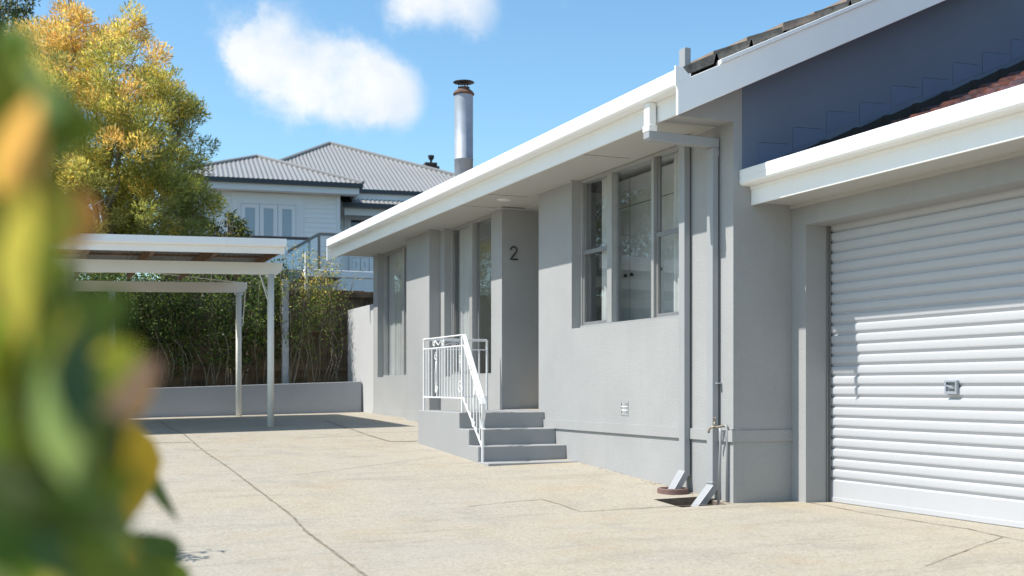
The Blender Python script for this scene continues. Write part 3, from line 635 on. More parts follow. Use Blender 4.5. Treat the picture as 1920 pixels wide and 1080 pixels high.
# wrought-iron handrail
def spiral(c, ax, r0, turns, start, n=26, grow=1.0, up=Vector((0,0,1))):
    out = []
    for i in range(n+1):
        t = i/n; a = start+turns*2*math.pi*t; r = r0*(.25+.75*t) if grow > 0 else r0
        out.append(Vector(c)+ax*(math.cos(a)*r)+up*(math.sin(a)*r))
    return out
def handrail():
    h = empty('handrail', (SXL+.05, 12.5, -.27), label='white wrought-iron handrail with scrolls at the left edge of the entry steps', cat='handrail')
    X = SXL+.045; yA = 13.30; yB = 11.98; yC = yr[2]-.04; yT = 11.37
    zr = .575; zu = .46; zl = -.11
    ytop = 11.93; slope_ = (zr-(-.13))/(ytop-yT-.02)
    top = MB()
    top.obox((X, yA, zr), (X, ytop, zr), .038, .012)
    top.obox((X, ytop, zr), (X, yT, -.11), .045, .012, up=Vector((0,1,1)).normalized())
    pts = [(X, yT, -.11), (X-.002, yT-.035, -.17), (X, yT-.03, -.26), (X, yT+.01, -.36), (X, yT+.015, -.40), (X, yT-.02, -.435)]
    for a, b in zip(pts[:-1], pts[1:]): top.obox(a, b, .045, .012, up=Vector((0,1,.2)).normalized())
    xR = 5.22
    top.obox((X, yA, zr), (xR, yA, zr), .012, .03)
    top.build('top_rail', M['iron'], h, bevel=.003)
    b = MB(); q = .016
    b.obox((X, yA, zu), (X, ytop, zu), q, .012); b.obox((X, yA, zl), (X, yB-.02, zl), q, .014)
    dz = .70
    b.obox((X, ytop, zu), (X, yT+.06, zu-(ytop-yT-.06)*1.26), q, .012, up=Vector((0,1,1)).normalized())
    b.obox((X, yB-.02, zl), (X, yT+.0, -.63), q, .014, up=Vector((0,1,1)).normalized())
    b.obox((X, yA, zu), (xR, yA, zu), .012, .014); b.obox((X, yA, zl), (xR, yA, zl), .012, .014)
    b.build('lower_rail', M['iron'], h)
    def post(x, y, z0, z1):
        p = MB(); p.box(x-.011, x+.011, y-.011, y+.011, z0, z1); p.build('post', M['iron'], h, bevel=.002)
    post(X, yA, zt[0], zr); post(X, yB, zt[0], zr); post(X, yT, zt[3], -.12); post(xR, yA, zt[0], zr)
    n = 14; k = 0
    def bal(x, y, z0, z1): m = MB(); m.obox((x, y, z0), (x, y, z1), .011, .011, up=Vector((0,1,0))); m.build('baluster', M['iron'], h)
    for i in range(1, n):
        y = yA+(yB-yA)*i/n
        if i in (4,): continue
        bal(X, y, zl, zu)
    for i in range(1, 7):
        y = yB+(yT-yB)*i/7; f = (yB-y)/(yB-yT); bal(X, y, zl-.52*f, min(zu, zu-(ytop-y)*1.26))
    for i in range(1, 8):
        if i != 4: bal(X+(xR-X)*i/8, yA, zl, zu)
    Yx = Vector((0,1,0)); Xx = Vector((1,0,0)); rr = .006
    for c, ax, r, tr, a0 in (((X,12.93,zu+.057),Yx,.045,1.3,0),((X,12.62,zu+.057),Yx,.045,-1.3,math.pi),((X,12.86,.36),Yx,.05,1.2,.4),((X,12.84,-.02),Yx,.05,-1.2,.4),
                             ((X,12.05,-.0),Yx,.085,1.4,1.2),((X,12.03,.30),Yx,.05,-1.2,2),((4.83,yA,zu+.057),Xx,.05,1.5,.2),((X,11.72,.23),Yx,.05,1.2,0),((X,11.60,-.02),Yx,.045,-1.3,0),((X,11.64,-.38),Yx,.05,1.3,0),((X,11.78,.32),Yx,.04,1.2,0)):
        s = MB(); s.tube(spiral(c, ax, r, tr, a0), rr, 6); s.build('scroll', M['iron'], h, smooth=True)
    for P_ in ([(X,12.86,.31),(X,12.89,.15),(X,12.88,.0),(X,12.84,-.07)], [(X,12.02,.25),(X,11.99,.15),(X,11.98,.05),(X,12.02,-.06)], [(X,12.90,zu+.09),(X,12.78,zu+.03),(X,12.66,zu+.09)],
               [(X,11.60,.0),(X,11.66,-.15),(X,11.64,-.33)], [(4.79,yA,zu+.09),(4.70,yA,zu+.06),(4.62,yA,zu+.015)]):
        s = MB(); s.tube(P_, rr, 6); s.build('scroll_stem', M['iron'], h, smooth=True)
handrail()

# ---------------------------------------------------------------- retaining wall, boundary wall, garden bed, fence
YR = 19.62
rw = MB(); L0 = onY(-60, 735, YR)
def rwz(x): return .095-.033*(4.95-x)
pts = [(-4.2, YR), (XW-.0, YR)]
rw.add([(-4.2,YR,-1.2),(XW,YR,-1.2),(XW,YR,rwz(XW)),(-4.2,YR,rwz(-4.2)),(-4.2,YR+.2,-1.2),(XW,YR+.2,-1.2),(XW,YR+.2,rwz(XW)),(-4.2,YR+.2,rwz(-4.2))],
       [(0,1,2,3),(4,7,6,5),(3,2,6,7),(0,4,5,1),(0,3,7,4),(1,5,6,2)])
rw.build('retaining_wall', mat('pale_blue_grey_render', (.34,.348,.375), .75, var=.03, vscale=1.3, bump=.3, bscale=90, dirt=.08, dscale=2.5), bevel=.008, label='low grey rendered retaining wall along the hedge bed behind the carport', cat='wall')
bw = MB(); yy1 = yat(652, XW+.02); 
bw.add([(XW+.02,YF+.002,BOT),(XW+.02,yy1,BOT),(XW+.02,yy1,1.395),(XW+.02,YF+.002,1.40),(XW+.14,YF+.002,BOT),(XW+.14,yy1,BOT),(XW+.14,yy1,1.395),(XW+.14,YF+.002,1.40)],
       [(0,1,2,3),(4,7,6,5),(3,2,6,7),(0,4,5,1),(0,3,7,4),(1,5,6,2)])
bw.build('boundary_wall', M['bwall'], bevel=.006, label='tall white wall running back from the far end of the grey house', cat='wall')
sb = MB(); xs = np.linspace(-4.2, XW, 40); ysb = np.linspace(YR+.2, 21.6, 8); base = len(sb.v)
for y in ysb:
    for x in xs: sb.v.append((x, y, rwz(x)-.03+.035*noise.noise(Vector((x*3, y*3, 0)))+(.0 if y < 19.9 else .02)))
for j in range(7):
    for i in range(39): sb.f.append((j*40+i, j*40+i+1, (j+1)*40+i+1, (j+1)*40+i)); sb.mi.append(0)
sb.build('garden_bed', M['soil'], kind='structure', smooth=True)
FY = 21.3
fe = empty('timber_fence', (1, FY, 0), label='brown timber paling fence behind the hedge and retaining wall', cat='fence')
pm = MB(); x = -4.5; 
while x < 8.2:
    h_ = 1.80+random.uniform(-.012, .012); w = .095
    pm.box(x, x+w, FY+random.uniform(-.004,.004), FY+.016, -.1, h_); x += w+.006
pm.box(-4.5, x, FY+.02, FY+.03, -.1, 1.78)
pm.build('paling', M['fence'], fe, kind='stuff')
for z in (.35, 1.05, 1.72):
    q = MB(); q.box(-4.5, 8.2, FY-.045, FY-.006, z-.04, z+.04); q.build('rail', M['fence'], fe)
for u, va, vb in ((534.5, 528, 705), (209, 560, 680)):
    p = onY(u, 600, 20.55); t = MB(); w = .055
    t.box(p.x-w, p.x+w, 20.5, 20.58, -.05, (HOR-va)*21.0/F); o = t.build('timber_post', M['dull'], bevel=.004)
    tag(o, 'pale timber post standing in the hedge right of the carport' if u > 500 else 'pale timber post standing in the hedge left of the carport posts', 'post')

# ---------------------------------------------------------------- carport
def carport():
    c = empty('carport', (1.5, 17, -.5), label='white flat-roofed carport with two slim round posts over the driveway', cat='carport')
    XL, XR = -.35, 3.20; d = -.030                       # slight fall to the left
    def zz(x, z): return z+(x-XR)*(-d)*-1 if False else z-(XR-x)*(.022)
    def bar(y0, y1, z0, z1, x0, x1, nm, mt, chamf=False, **k):
        t = MB()
        if chamf: pr = [(x0,zz(x0,z0)),(x1-.07,zz(x1,z0)),(x1,zz(x1,z0)+.07),(x1,zz(x1,z1)),(x0,zz(x0,z1))]
        else: pr = [(x0,zz(x0,z0)),(x1,zz(x1,z0)),(x1,zz(x1,z1)),(x0,zz(x0,z1))]
        t.prism(pr, 'y', y0, y1); return t.build(nm, mt, c, bevel=.004, **k)
    yf = onX(534, 450, XR).y
    bar(yf, yf+.03, 1.768, 1.93, XL, XR, 'fascia', M['white'])
    t = MB(); t.prism([(yf-.07,1.99),(yf-.075,1.905),(yf-.06,1.885),(yf,1.885),(yf,1.93),(yf+.02,1.96),(yf+.02,1.99),(yf-.05,1.97)], 'x', XL, XR+.01)
    for i, v in enumerate(t.v): t.v[i] = (v[0], v[1], zz(v[0], v[2])-.03)
    t.build('gutter', M['white'], c)
    yb = 20.2
    # corrugated roof sheet
    nx = int((XR-XL)/.0127); X = np.linspace(XL, XR-.03, nx); Z = .009*np.sin(2*np.pi*X/.076)
    ysr = [yf+.03, 19.3]; v = []
    for y in ysr: v += [(x, y, zz(x, 1.90)+z-(y-yf)*.004) for x, z in zip(X, Z)]
    fa = np.array([(i, i+1, nx+i+1, nx+i) for i in range(nx-1)]); fast_mesh('roof_sheet', np.array(v), fa, [M['sheet']], parent=c, smooth=True)
    for x in np.arange(XL+.3, XR-.2, .78):
        t = MB(); t.prism([(yf+.03,zz(x,1.75)),(yf+.03,zz(x,1.885)),(19.3,zz(x,1.87)),(19.3,zz(x,1.735))], 'x', x, x+.045); t.build('rafter', M['timber'], c)
    for y in (yf+.5, 16.9, 18.1):
        bar(y, y+.04, 1.86, 1.885, XL, XR-.05, 'batten', M['timber'])
    t = MB(); t.prism([(yf+.03,1.80),(yf+.03,1.93),(19.3,1.91),(19.3,1.78)], 'x', XR-.03, XR); t.build('side_board', M['timber'], c, bevel=.003)
    y1 = onX(530, 500, 3.27).y; y2 = onX(467, 530, 3.39).y
    bar(y1, y1+.045, 1.535, 1.70, XL, 3.27, 'beam', M['cream'], True); bar(y2, y2+.045, 1.535, 1.70, XL, 3.36, 'beam', M['cream'], True)
    for (u, y) in ((507.5, y1+.022), (447.5, y2+.022)):
        p = onY(u, 700, y); r = .045
        g0 = gz(p.x, y); t = MB(); t.tube([(p.x, y, g0-.1), (p.x, y, zz(p.x, 1.534))], r, 20); t.build('post', M['cream'], c, smooth=True)
        t = MB(); t.box(p.x-.07, p.x+.07, y-.015, y+.015, zz(p.x,1.50), zz(p.x,1.533)); t.build('bracket', M['cream'], c)
    p = onY(507.5, 700, y1).x
    t = MB(); t.tube([(p-.03, y1+.02, 1.17), (p-.14, y1+.03, 1.53)], .007, 6); t.tube([(p, y1+.06, 1.2), (p-.02, y1+.9, 1.72)], .008, 6); t.build('brace', M['cream'], c)
    q = onY(447.5, 700, y2).x
    t = MB(); t.tube([(q+.06, y2-.03, 1.0), (q+.11, y2-.03, 1.70)], .007, 6); t.tube([(q+.11, y2-.03, 1.69), (q-1.6, y2-.3, 1.80)], .008, 6); t.tube([(q-1.6, y2-.3, 1.80), (q-3.1, y2-.1, 1.70)], .008, 6); t.build('brace', M['cream'], c)
carport()

# ---------------------------------------------------------------- foliage tools
def leaves(centers, sizes, n_per, leaf=(.05, .014), spread=1.0, flat=.75, droop=0, seed=1, dirs=None):
    """many small diamond leaves scattered through clumps; returns verts, faces, clump index per face"""
    g = np.random.default_rng(seed); V = []; Cid = []
    for k, (c, s) in enumerate(zip(centers, sizes)):
        n = int(n_per*(s/np.mean(sizes))**2)+4
        d = g.normal(size=(n, 3)); d /= np.linalg.norm(d, axis=1)[:, None]; rad = g.random(n)**.45
        p = c + d*rad[:, None]*np.array([s, s, s*flat])
        ax = d*.7+g.normal(size=(n, 3))*(.7 if dirs is None else .5)+(0 if dirs is None else dirs[k]*.55); ax[:, 2] -= droop; ax /= np.linalg.norm(ax, axis=1)[:, None]
        o = np.cross(ax, g.normal(size=(n, 3))); o /= np.linalg.norm(o, axis=1)[:, None]
        l = leaf[0]*(.6+.8*g.random(n))[:, None]; w = leaf[1]*(.7+.6*g.random(n))[:, None]
        V.append(np.stack([p, p+ax*l*.45+o*w, p+ax*l, p+ax*l*.45-o*w], 1)); Cid.append(np.full(n, k))
    V = np.concatenate(V); Cid = np.concatenate(Cid); v = V.reshape(-1, 3); f = np.arange(len(v)).reshape(-1, 4); return v, f, Cid
def limb(m, a, b, r0, r1, wob=.1, n=8, k=7, mt=0):
    a = Vector(a); b = Vector(b); L_ = (b-a).length; pts = []; s0 = random.random()*50
    for i in range(n+1):
        t = i/n; off = Vector((noise.noise(Vector((t*2.3, s0, 0))), noise.noise(Vector((t*2.3, s0, 9))), 0))*wob*L_*math.sin(math.pi*min(t*1.0,1))
        pts.append(a.lerp(b, t)+off)
    m.tube(pts, [r0+(r1-r0)*i/n for i in range(n+1)], k, mt); return pts

# the big golden tree behind the carport
def big_tree():
    D = 27.0; base = ondepth(190, 640, D); base.z = .1
    T = empty('golden_tree', base, label='large bushy tree with golden orange new growth behind the carport', cat='tree')
    px = D/F
    env = []                                    # crown envelope in lobes (column, row, radius in picture pixels, depth offset)
    for u, v, r, dd in [(160,120,95,0),(95,95,70,1),(235,135,85,-.5),(60,190,95,.5),(150,230,115,-1),(250,240,105,-.8),(310,185,55,.6),(330,290,70,.3),(110,330,120,0),(220,350,120,-1.2),(310,370,85,-.6),(360,375,45,.2),(40,320,90,1),(170,430,120,0),(290,430,90,.2),(60,430,90,.5),(225,60,45,.4),(130,50,42,.3),(345,225,32,.5),(20,120,50,1),(350,430,45,1)]:
        c = ondepth(u, v, D+dd*1.3); env.append((np.array(c), r*px))
    g = np.random.default_rng(5); cs = []; ss = []; dr = []
    for c, r in env:
        n = int(21*(r/1.0)**2)+8
        for _ in range(n):
            d = g.normal(size=3); d /= np.linalg.norm(d); rad = r*(.55+.48*g.random()**.6); p = c+d*rad*np.array([1, 1, 1])
            cs.append(p); s = .15+.27*g.random()**1.3; ss.append(s); dr.append(d+np.array([0,0,.5]))
    cs = np.array(cs); ss = np.array(ss)
    cen = np.array(ondepth(210, 260, D))
    rel = (cs-cen)/np.array([3, 3, 2.7])
    # gold where new growth stands: upper and left of the crown
    score = rel[:, 2]*.75-rel[:, 0]*.75+g.normal(size=len(cs))*.55-(rel[:,1])*.15
    v, f, cid = leaves(cs, ss, 205, leaf=(.105, .0125), flat=.8, droop=-.2, seed=3, dirs=dr)
    sc = score[cid]+g.normal(size=len(cid))*.16
    mi = np.where(sc > .85, 2, np.where(sc > .1, 1, np.where(sc > -.35, 3, 0)))
    rnd = g.random(len(cid)); mi = np.where((rnd < .12), 0, mi); mi = np.where((rnd > .90) & (sc > 0), 4, mi)
    fast_mesh('crown', v, f, [M['l_olive'], M['l_yellow'], M['l_orange'], M['l_bright'], M['l_pale']], mi, parent=T)
    m = MB(); fork = base+Vector((0,0,2.2)); limb(m, base-Vector((0,0,.3)), fork, .26, .2, .05)
    for c, r in env:
        a = fork+Vector((0,0,random.uniform(-.2,1.2))); pts = limb(m, a, c, .09, .025, .12)
        for _ in range(5):
            q = pts[random.randint(3, 8)]; e = Vector(c)+Vector(np.random.default_rng(random.randint(0,9999)).normal(size=3)*r*.5); limb(m, q, e, .022, .006, .12, 5, 5)
    m.build('trunk', mat('pale_bark', (.26,.23,.20), .9, var=.3, vscale=6), T, smooth=True)
big_tree()

def simple_tree(name, base, clumps, mats, probs, leafsize, n_per, label, cat='tree', group=None, trunk_r=.15, seed=1, flat=.85, hard=False):
    T = empty(name, base, label=label, cat=cat, group=group); g = np.random.default_rng(seed)
    cs = np.array([c for c, r in clumps]); ss = np.array([r for c, r in clumps])
    v, f, cid = leaves(cs, ss, n_per, leaf=leafsize, flat=flat, seed=seed); pr = g.random(len(cid)); mi = np.searchsorted(np.cumsum(probs)[:-1], pr)
    fast_mesh('crown', v, f, mats, mi, parent=T)
    m = MB(); hub = Vector(base)+Vector((0,0,(cs[:,2].mean()-base[2])*.45)); limb(m, base, hub, trunk_r, trunk_r*.7, .06)
    for c in cs[::max(1, len(cs)//24)]: limb(m, hub, c, trunk_r*.4, .012, .12, 6, 5)
    m.build('trunk', M['bark'], T, smooth=True); return T
def clumpset(lobes, seed, per=9, frac=.42):
    g = np.random.default_rng(seed); out = []
    for c, r in lobes:
        for _ in range(per):
            d = g.normal(size=3); d /= np.linalg.norm(d); out.append((np.array(c)+d*r*(.3+.65*g.random()), r*frac*(.6+.7*g.random())))
    return out
# dark tree whose crown enters at the top-left corner
D = 33
simple_tree('dark_tree', tuple(ondepth(-60, 640, D)*1.0), clumpset([(ondepth(-40, 60, D), 1.6), (ondepth(5, 25, D), 1.0), (ondepth(-60, 190, D), 2.2), (ondepth(30, 5, D), .6), (ondepth(-90, 330, D), 2.4)], 4, 16, .32), [M['l_dark'], M['l_olive']], [.7,.3], (.13,.022), 130,
            'dark green tree rising left of and behind the golden tree', seed=8, trunk_r=.25)
for k, (x, y, r, lab) in enumerate([(-5.5, 27, 1.9, 'unseen tall green tree added beyond the left edge of the driveway, nearest the golden tree'), (-10, 24, 2.1, 'unseen broad dark tree added beyond the left edge of the driveway')]):  # trees outside the view, added to screen blue sky from window reflections
    simple_tree('sky_screen_tree', (x, y, 0), clumpset([(Vector((x, y, 3.0)), r*1.3), (Vector((x-1.5, y, 5.0)), r*1.3), (Vector((x+1.5, y+.5, 5.0)), r*1.2), (Vector((x, y, 7.2)), r*1.2), (Vector((x+.5, y, 9.0)), r*.9)], 40+k, 34, .40), [M['l_olive'], M['l_bright']], [.6,.4], (.12,.045), 210, lab, seed=30+k, trunk_r=.22)
# olive shrub above the carport gutter
D = 25
simple_tree('olive_shrub', tuple(Vector(ondepth(430, 600, D))), clumpset([(ondepth(428, 432, D), .34), (ondepth(412, 445, D), .3), (ondepth(450, 440, D), .28), (ondepth(432, 412, D), .16), (ondepth(430,500,D),.5)], 14, 8, .4), [M['l_dark'], M['l_olive']], [.6,.4], (.09,.014), 60,
            'small olive shrub poking above the carport gutter before the white windows', cat='shrub', seed=9, trunk_r=.05)

# the hedge: one shrub after another in the bed
def hedge():
    g = np.random.default_rng(21); xs_ = np.linspace(-3.3, 5.15, 21)
    desc = ['leaning', 'forked', 'twisted', 'upright', 'bowed', 'spreading', 'thin']
    for i, x in enumerate(xs_):
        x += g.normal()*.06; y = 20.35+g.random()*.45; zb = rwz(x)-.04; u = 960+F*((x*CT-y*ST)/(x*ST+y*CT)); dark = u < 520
        T = empty('hedge_shrub', (x, y, zb), group='wiry shrubs along the retaining wall')
        cat_ = 'shrub'; m = MB(); tips = []
        for k in range(6 if u < 640 else 4):
            bx = x+g.normal()*.10; by = y+g.normal()*.08; tx = bx+g.normal()*.26; ty = y+g.normal()*.15; hh = (1.75+g.random()*.35) if dark else (1.95+g.random()*.45)
            pts = limb(m, (bx, by, zb-.05), (tx, ty, zb+hh), .009+.007*g.random(), .004, .13, 12, 5)
            tips += pts[3:]
            for _ in range(3):
                q = pts[g.integers(4, 11)]; e = q+Vector((g.normal()*.22, g.normal()*.12, .12+.25*g.random())); limb(m, q, e, .006, .003, .1, 4, 5); tips.append(e)
        m.build('stem', M['stem'], T, smooth=True)
        tips = np.array([tuple(t) for t in tips]); 
        zrel = (tips[:, 2]-zb)
        dens = .9 if dark else .6
        keep = g.random(len(tips)) < np.clip((zrel-.1)/.9, .12, 1)*dens
        cs = tips[keep]+g.normal(size=(keep.sum(), 3))*.07; ss = .13+.12*g.random(len(cs))
        v, f, cid = leaves(cs, ss, 40 if dark else 24, leaf=(.05, .015) if dark else (.05, .010), flat=.9, seed=int(g.integers(9999)))
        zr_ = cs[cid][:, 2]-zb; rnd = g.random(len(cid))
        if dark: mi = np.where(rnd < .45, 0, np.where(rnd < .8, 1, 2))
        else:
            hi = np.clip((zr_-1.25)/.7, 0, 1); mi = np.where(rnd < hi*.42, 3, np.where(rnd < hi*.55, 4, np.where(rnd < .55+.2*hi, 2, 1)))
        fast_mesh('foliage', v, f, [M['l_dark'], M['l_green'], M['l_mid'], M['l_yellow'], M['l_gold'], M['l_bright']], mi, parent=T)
        side = ('standing behind the carport beams' if u < 440 else 'standing behind the carport posts' if u < 530 else 'standing right of the carport posts' if u < 610 else 'standing beside the white boundary wall')
        tag(T, ('green leafy' if dark else 'sparse golden-tipped')+' wiry shrub in the hedge '+side, 'shrub')
        T['_u'] = u
hedge()
hs_ = sorted([o for o in C.objects if o.name.startswith('hedge_shrub')], key=lambda o: o['_u'])
ordn = ['first','second','third','fourth','fifth','sixth','seventh','eighth','ninth','tenth','eleventh','twelfth','thirteenth','fourteenth','fifteenth','sixteenth','seventeenth','eighteenth','nineteenth','twentieth','twenty-first']
for i, o in enumerate(reversed(hs_)):
    lab = o['label'].split(' standing ')[0]; side = o['label'].split(' standing ')[1]
    o['label'] = f"{lab}, {ordn[i]} shrub from the white boundary wall"; del o['_u']

# ---------------------------------------------------------------- neighbour's house
def neighbour():
    D = 42.0; t_ = -.117; e = Vector((1, t_, 0)).normalized(); nb = Vector((-t_, 1, 0)).normalized(); P0 = ondepth(560, HOR, D); P0.z = 0
    ang = math.atan2(e.y, e.x)
    def pt(u, v, back=0):                     # picture point on the facade plane pushed back, as local (a along, back, z)
        r = Vector(ray(u, v)); o = P0+nb*back; k = o.dot(nb)/r.dot(nb); w = r*k; l = w-P0; return Vector((l.dot(e), back, w.z))
    H = empty('neighbour_house', (P0.x, P0.y, 1.0), label='white weatherboard house with grey corrugated roof beyond the fence', cat='house')
    H.rotation_euler = (0, 0, ang); Mi = Matrix.Translation(Vector((0,0,-1.0)))
    def put(m, n, mt, par=None, **k):
        o = m.build(n, mt, None, **k); o.parent = par or H; o.matrix_parent_inverse = Mi if par is None else Matrix.Identity(4); return o
    zl = lambda v, u=560, b=0: pt(u, v, b).z
    ax = lambda u, b=0: pt(u, 400, b).x
    zE = zl(345, 560); 
    a0, a1 = ax(300), ax(636); z0 = 1.0
    # weatherboards: every board a slight wedge
    def boards(m, xa, xb, zb, zt_, y):
        h = .17; z = zb
        while z < zt_:
            zz_ = min(z+h, zt_); m.add([(xa,y-.022,z),(xb,y-.022,z),(xb,y,zz_),(xa,y,zz_),(xa,y,z),(xb,y,z)], [(0,1,2,3),(0,4,5,1),(0,3,4),(1,5,2)]); z += h
    w = MB(); boards(w, a0, a1, z0, zE-.1, 0); w.box(a0, a1, .01, 7, z0, zE-.1); boards(w, a1, ax(900,2), z0, zl(362,740,2)-.05, 2.2); w.box(a1, ax(900,2), 2.21, 9, z0, zl(362,740,2)-.05)
    # side face of wing (sees the right)
    put(w, 'wall', M['board'])
    t = MB(); t.box(a1-.09, a1+.03, -.05, .06, z0, zE-.15); put(t, 'corner_board', M['trimw'])
    # eaves
    eL, eR = ax(300,-.6), ax(681,-.6); zg = pt(600, 347, -.6).z
    t = MB(); t.box(eL, eR, -.6, -.48, zg-.02, zg+.13); t.box(eR-.12, eR, -.48, 2.0, zg-.02, zg+.13); put(t, 'gutter', M['navy'])
    t = MB(); t.box(eL, eR-.12, -.478, -.44, zg-.25, zg-.02); t.box(eL, eR-.16, -.44, .0, zg-.25, zg-.22); t.box(eR-.16, eR-.12, -.44, 2.0, zg-.25, zg-.02); put(t, 'fascia', M['trimw'])
    # hip roofs, corrugated as real ridges of mesh clipped to each facet
    def facet(m, tri, pitch=.17, amp=.02):
        """corrugated sheet over a planar polygon given in local coords; ribs run up the slope"""
        A = [Vector(p) for p in tri]; nrm = (A[1]-A[0]).cross(A[2]-A[0]).normalized()
        if nrm.z < 0: nrm = -nrm
        up = (Vector((0,0,1))-nrm*nrm.z).normalized(); al = up.cross(nrm).normalized(); o = A[0]
        poly = [((p-o).dot(al), (p-o).dot(up)) for p in A]; lo = min(p[0] for p in poly); hi = max(p[0] for p in poly)
        n = int((hi-lo)/(pitch/4)); prev = None
        for i in range(n+1):
            s_ = lo+(hi-lo)*i/n; s_ = min(max(s_, lo+1e-4), hi-1e-4); cr = []
            for j in range(len(poly)):
                (x1, y1), (x2, y2) = poly[j], poly[(j+1) % len(poly)]
                if (x1-s_)*(x2-s_) < 0: cr.append(y1+(y2-y1)*(s_-x1)/(x2-x1))
            if len(cr) < 2: continue
            h = amp*math.sin(2*math.pi*s_/pitch); a = o+al*s_+up*min(cr)+nrm*h; b = o+al*s_+up*max(cr)+nrm*h
            if prev: m.add([prev[0], a, b, prev[1]], [(0,1,2,3)])
            prev = (a, b)
    zr0 = zg+.13
    apW = pt(482, 294, 3.6)
    r = MB(); facet(r, [(eL-.0,-.6,zr0),(eR,-.6,zr0),apW]); facet(r, [(eR,-.6,zr0),(eR+.05,9,zr0),(apW.x,9,apW.z),apW]); facet(r, [(eL,9,zr0),(eL,-.6,zr0),apW,(apW.x,9,apW.z)])
    apM = pt(618, 269.5, 8.6); mz = pt(740, 357, 1.6).z; mR = pt(1010, 360, 1.6).x; mL = eL-1
    apR = Vector((pt(905,345,8.6).x, 8.6, apM.z))
    sl = (apM.z-mz)/(8.6-1.6)
    hipR = Vector((mR, 1.6, mz)); 
    pL = pt(480, 300, 3.4)
    facet(r, [(mL+3.2,1.6,mz),(mR,1.6,mz),apM])
    facet(r, [(mR,1.6,mz),(mR,15.6,mz),apM]); facet(r, [(mL+3.2,15.6,mz),(mL+3.2,1.6,mz),apM])
    put(r, 'roof', M['corr'], smooth=False)
    c = MB(); c.tube([Vector((eL,-.6,zr0+.03)), apW+Vector((0,0,.03))], .07, 6); c.tube([Vector((eR,-.6,zr0+.03)), apW+Vector((0,0,.03))], .07, 6); c.tube([Vector((mR,1.6,mz+.03)), apM+Vector((0,0,.03))], .08, 6); c.tube([Vector((mL+3.2,1.6,mz+.03)), apM+Vector((0,0,.03))], .08, 6)
    put(c, 'ridge_cap', M['corr'])
    t = MB(); t.box(eR, mR, 1.6, 1.74, mz-.14, mz+.0); put(t, 'gutter', M['navy'])
    t = MB(); t.box(eR, mR, 1.74, 1.78, mz-.4, mz-.0); put(t, 'fascia', M['trimw'])
    # porch roof
    pa, pb = ax(642,1.0), ax(790,1.0); zp = pt(690, 383, 1.0).z; zp2 = pt(690, 368, 2.1).z
    r = MB(); facet(r, [(pa,1.0,zp),(pb,1.0,zp),(pb,2.18,zp2),(pa,2.18,zp2)]); put(r, 'porch_roof', M['corr'])
    t = MB(); t.box(pa, pb, .9, 1.0, zp-.13, zp+.03); put(t, 'porch_gutter', M['navy'])
    t = MB(); t.box(pa+.1, pb, 1.15, 1.25, zp-.4, zp-.15); t.tube([(a1+.12,1.2,zp-.3),(a1+.05,1.0,zp-.7),(a1+.08,.5,zp-1.1),(a1+.08,.3,zp-2.2)], .06, 8); put(t, 'porch_trim', M['trimw'])
    # three-leaf window
    def win(u0, u1, v0, v1, leafs, back=0, mat_=M['blind'], label=None):
        f = empty('window', (0,0,0)); f.parent = H; f.matrix_parent_inverse = Mi
        xa, xb = ax(u0, back), ax(u1, back); zt1 = pt(u0, v0, back).z; zb1 = pt((u0+u1)/2, v1, back).z; fr = .16; y = back-.02
        m = MB(); m.box(xa, xb, y-.06, y, zt1-fr*.6, zt1); m.box(xa, xa+fr*.5, y-.06, y, zb1, zt1-fr*.6); m.box(xb-fr*.5, xb, y-.06, y, zb1, zt1-fr*.6)
        n = leafs; W_ = (xb-xa-fr)/n
        for k in range(n):
            p = xa+fr*.5+W_*k+.012; q = xa+fr*.5+W_*(k+1)-.012; s_ = .14
            m.box(p, p+s_, y-.05, y-.01, zb1, zt1-fr*.6-.01); m.box(q-s_, q, y-.05, y-.01, zb1, zt1-fr*.6-.01); m.box(p+s_, q-s_, y-.05, y-.01, zt1-fr*.6-.01-s_, zt1-fr*.6-.01); m.box(p+s_, q-s_, y-.05, y-.01, zb1, zb1+.2)
        o = m.build('frame', M['trimw'], None); o.parent = f
        g_ = MB(); g_.box(xa+fr*.5, xb-fr*.5, y-.03, y-.026, zb1, zt1-fr*.6)
        o = g_.build('pane', mat_, None); o.parent = f
    win(447, 559, 376, 460, 3)
    t = MB(); xa, xb = ax(435), ax(569); zt1 = pt(500, 362).z; t.box(xa, xb, -.032, -.024, zt1-2.2, zt1); put(t, 'window_surround', M['board'])
    win(646, 760, 400, 470, 2, 2.18, M['pane'])
    win(655, 712, 478, 512, 3, 1.0, M['pane'])
    t = MB(); t.box(ax(600,1.2), ax(760,1.2), 1.05, 2.2, z0, pt(680,476,1.2).z); put(t, 'lower_wall', M['board'])
    # chimney
    cx0, cx1 = ax(800, 9), ax(824, 9); t = MB(); zc = pt(812, 311, 9).z; t.box(cx0, cx1, 9, 9.5, zc-1.6, zc); t.box(cx0-.07, cx1-.12, 8.93, 9.45, zc+.0, zc+.14); put(t, 'chimney', M['brick'])
    t = MB(); xx = (cx0+cx1)/2-.05; t.lathe([(.0,zc+.5),(.14,zc+.5),(.14,zc+.42),(.10,zc+.32),(.05,zc+.28),(.05,zc+.14)], xx, 9.2, 12); put(t, 'chimney_cowl', M['gap'])
    # deck with glass balustrade and stair rail
    dk = empty('balcony', (0,0,0)); dk.parent = H; dk.matrix_parent_inverse = Mi
    def pd(m, n, mt): o = m.build(n, mt, None); o.parent = dk; return o
    B = -2.2; h1 = pt(383, 441, B); h2 = pt(583, 448, B); h2b = pt(583, 448, B); zh = h1.z
    dz_ = zh-1.05
    t = MB(); t.box(ax(300,B), h2.x, B, B+.08, zh-.04, zh+.05); pd(t, 'handrail', M['timber'] if False else mat('dark_rail', (.10,.07,.065), .5))
    rl = mat('grey_rail', (.24,.23,.21), .6)
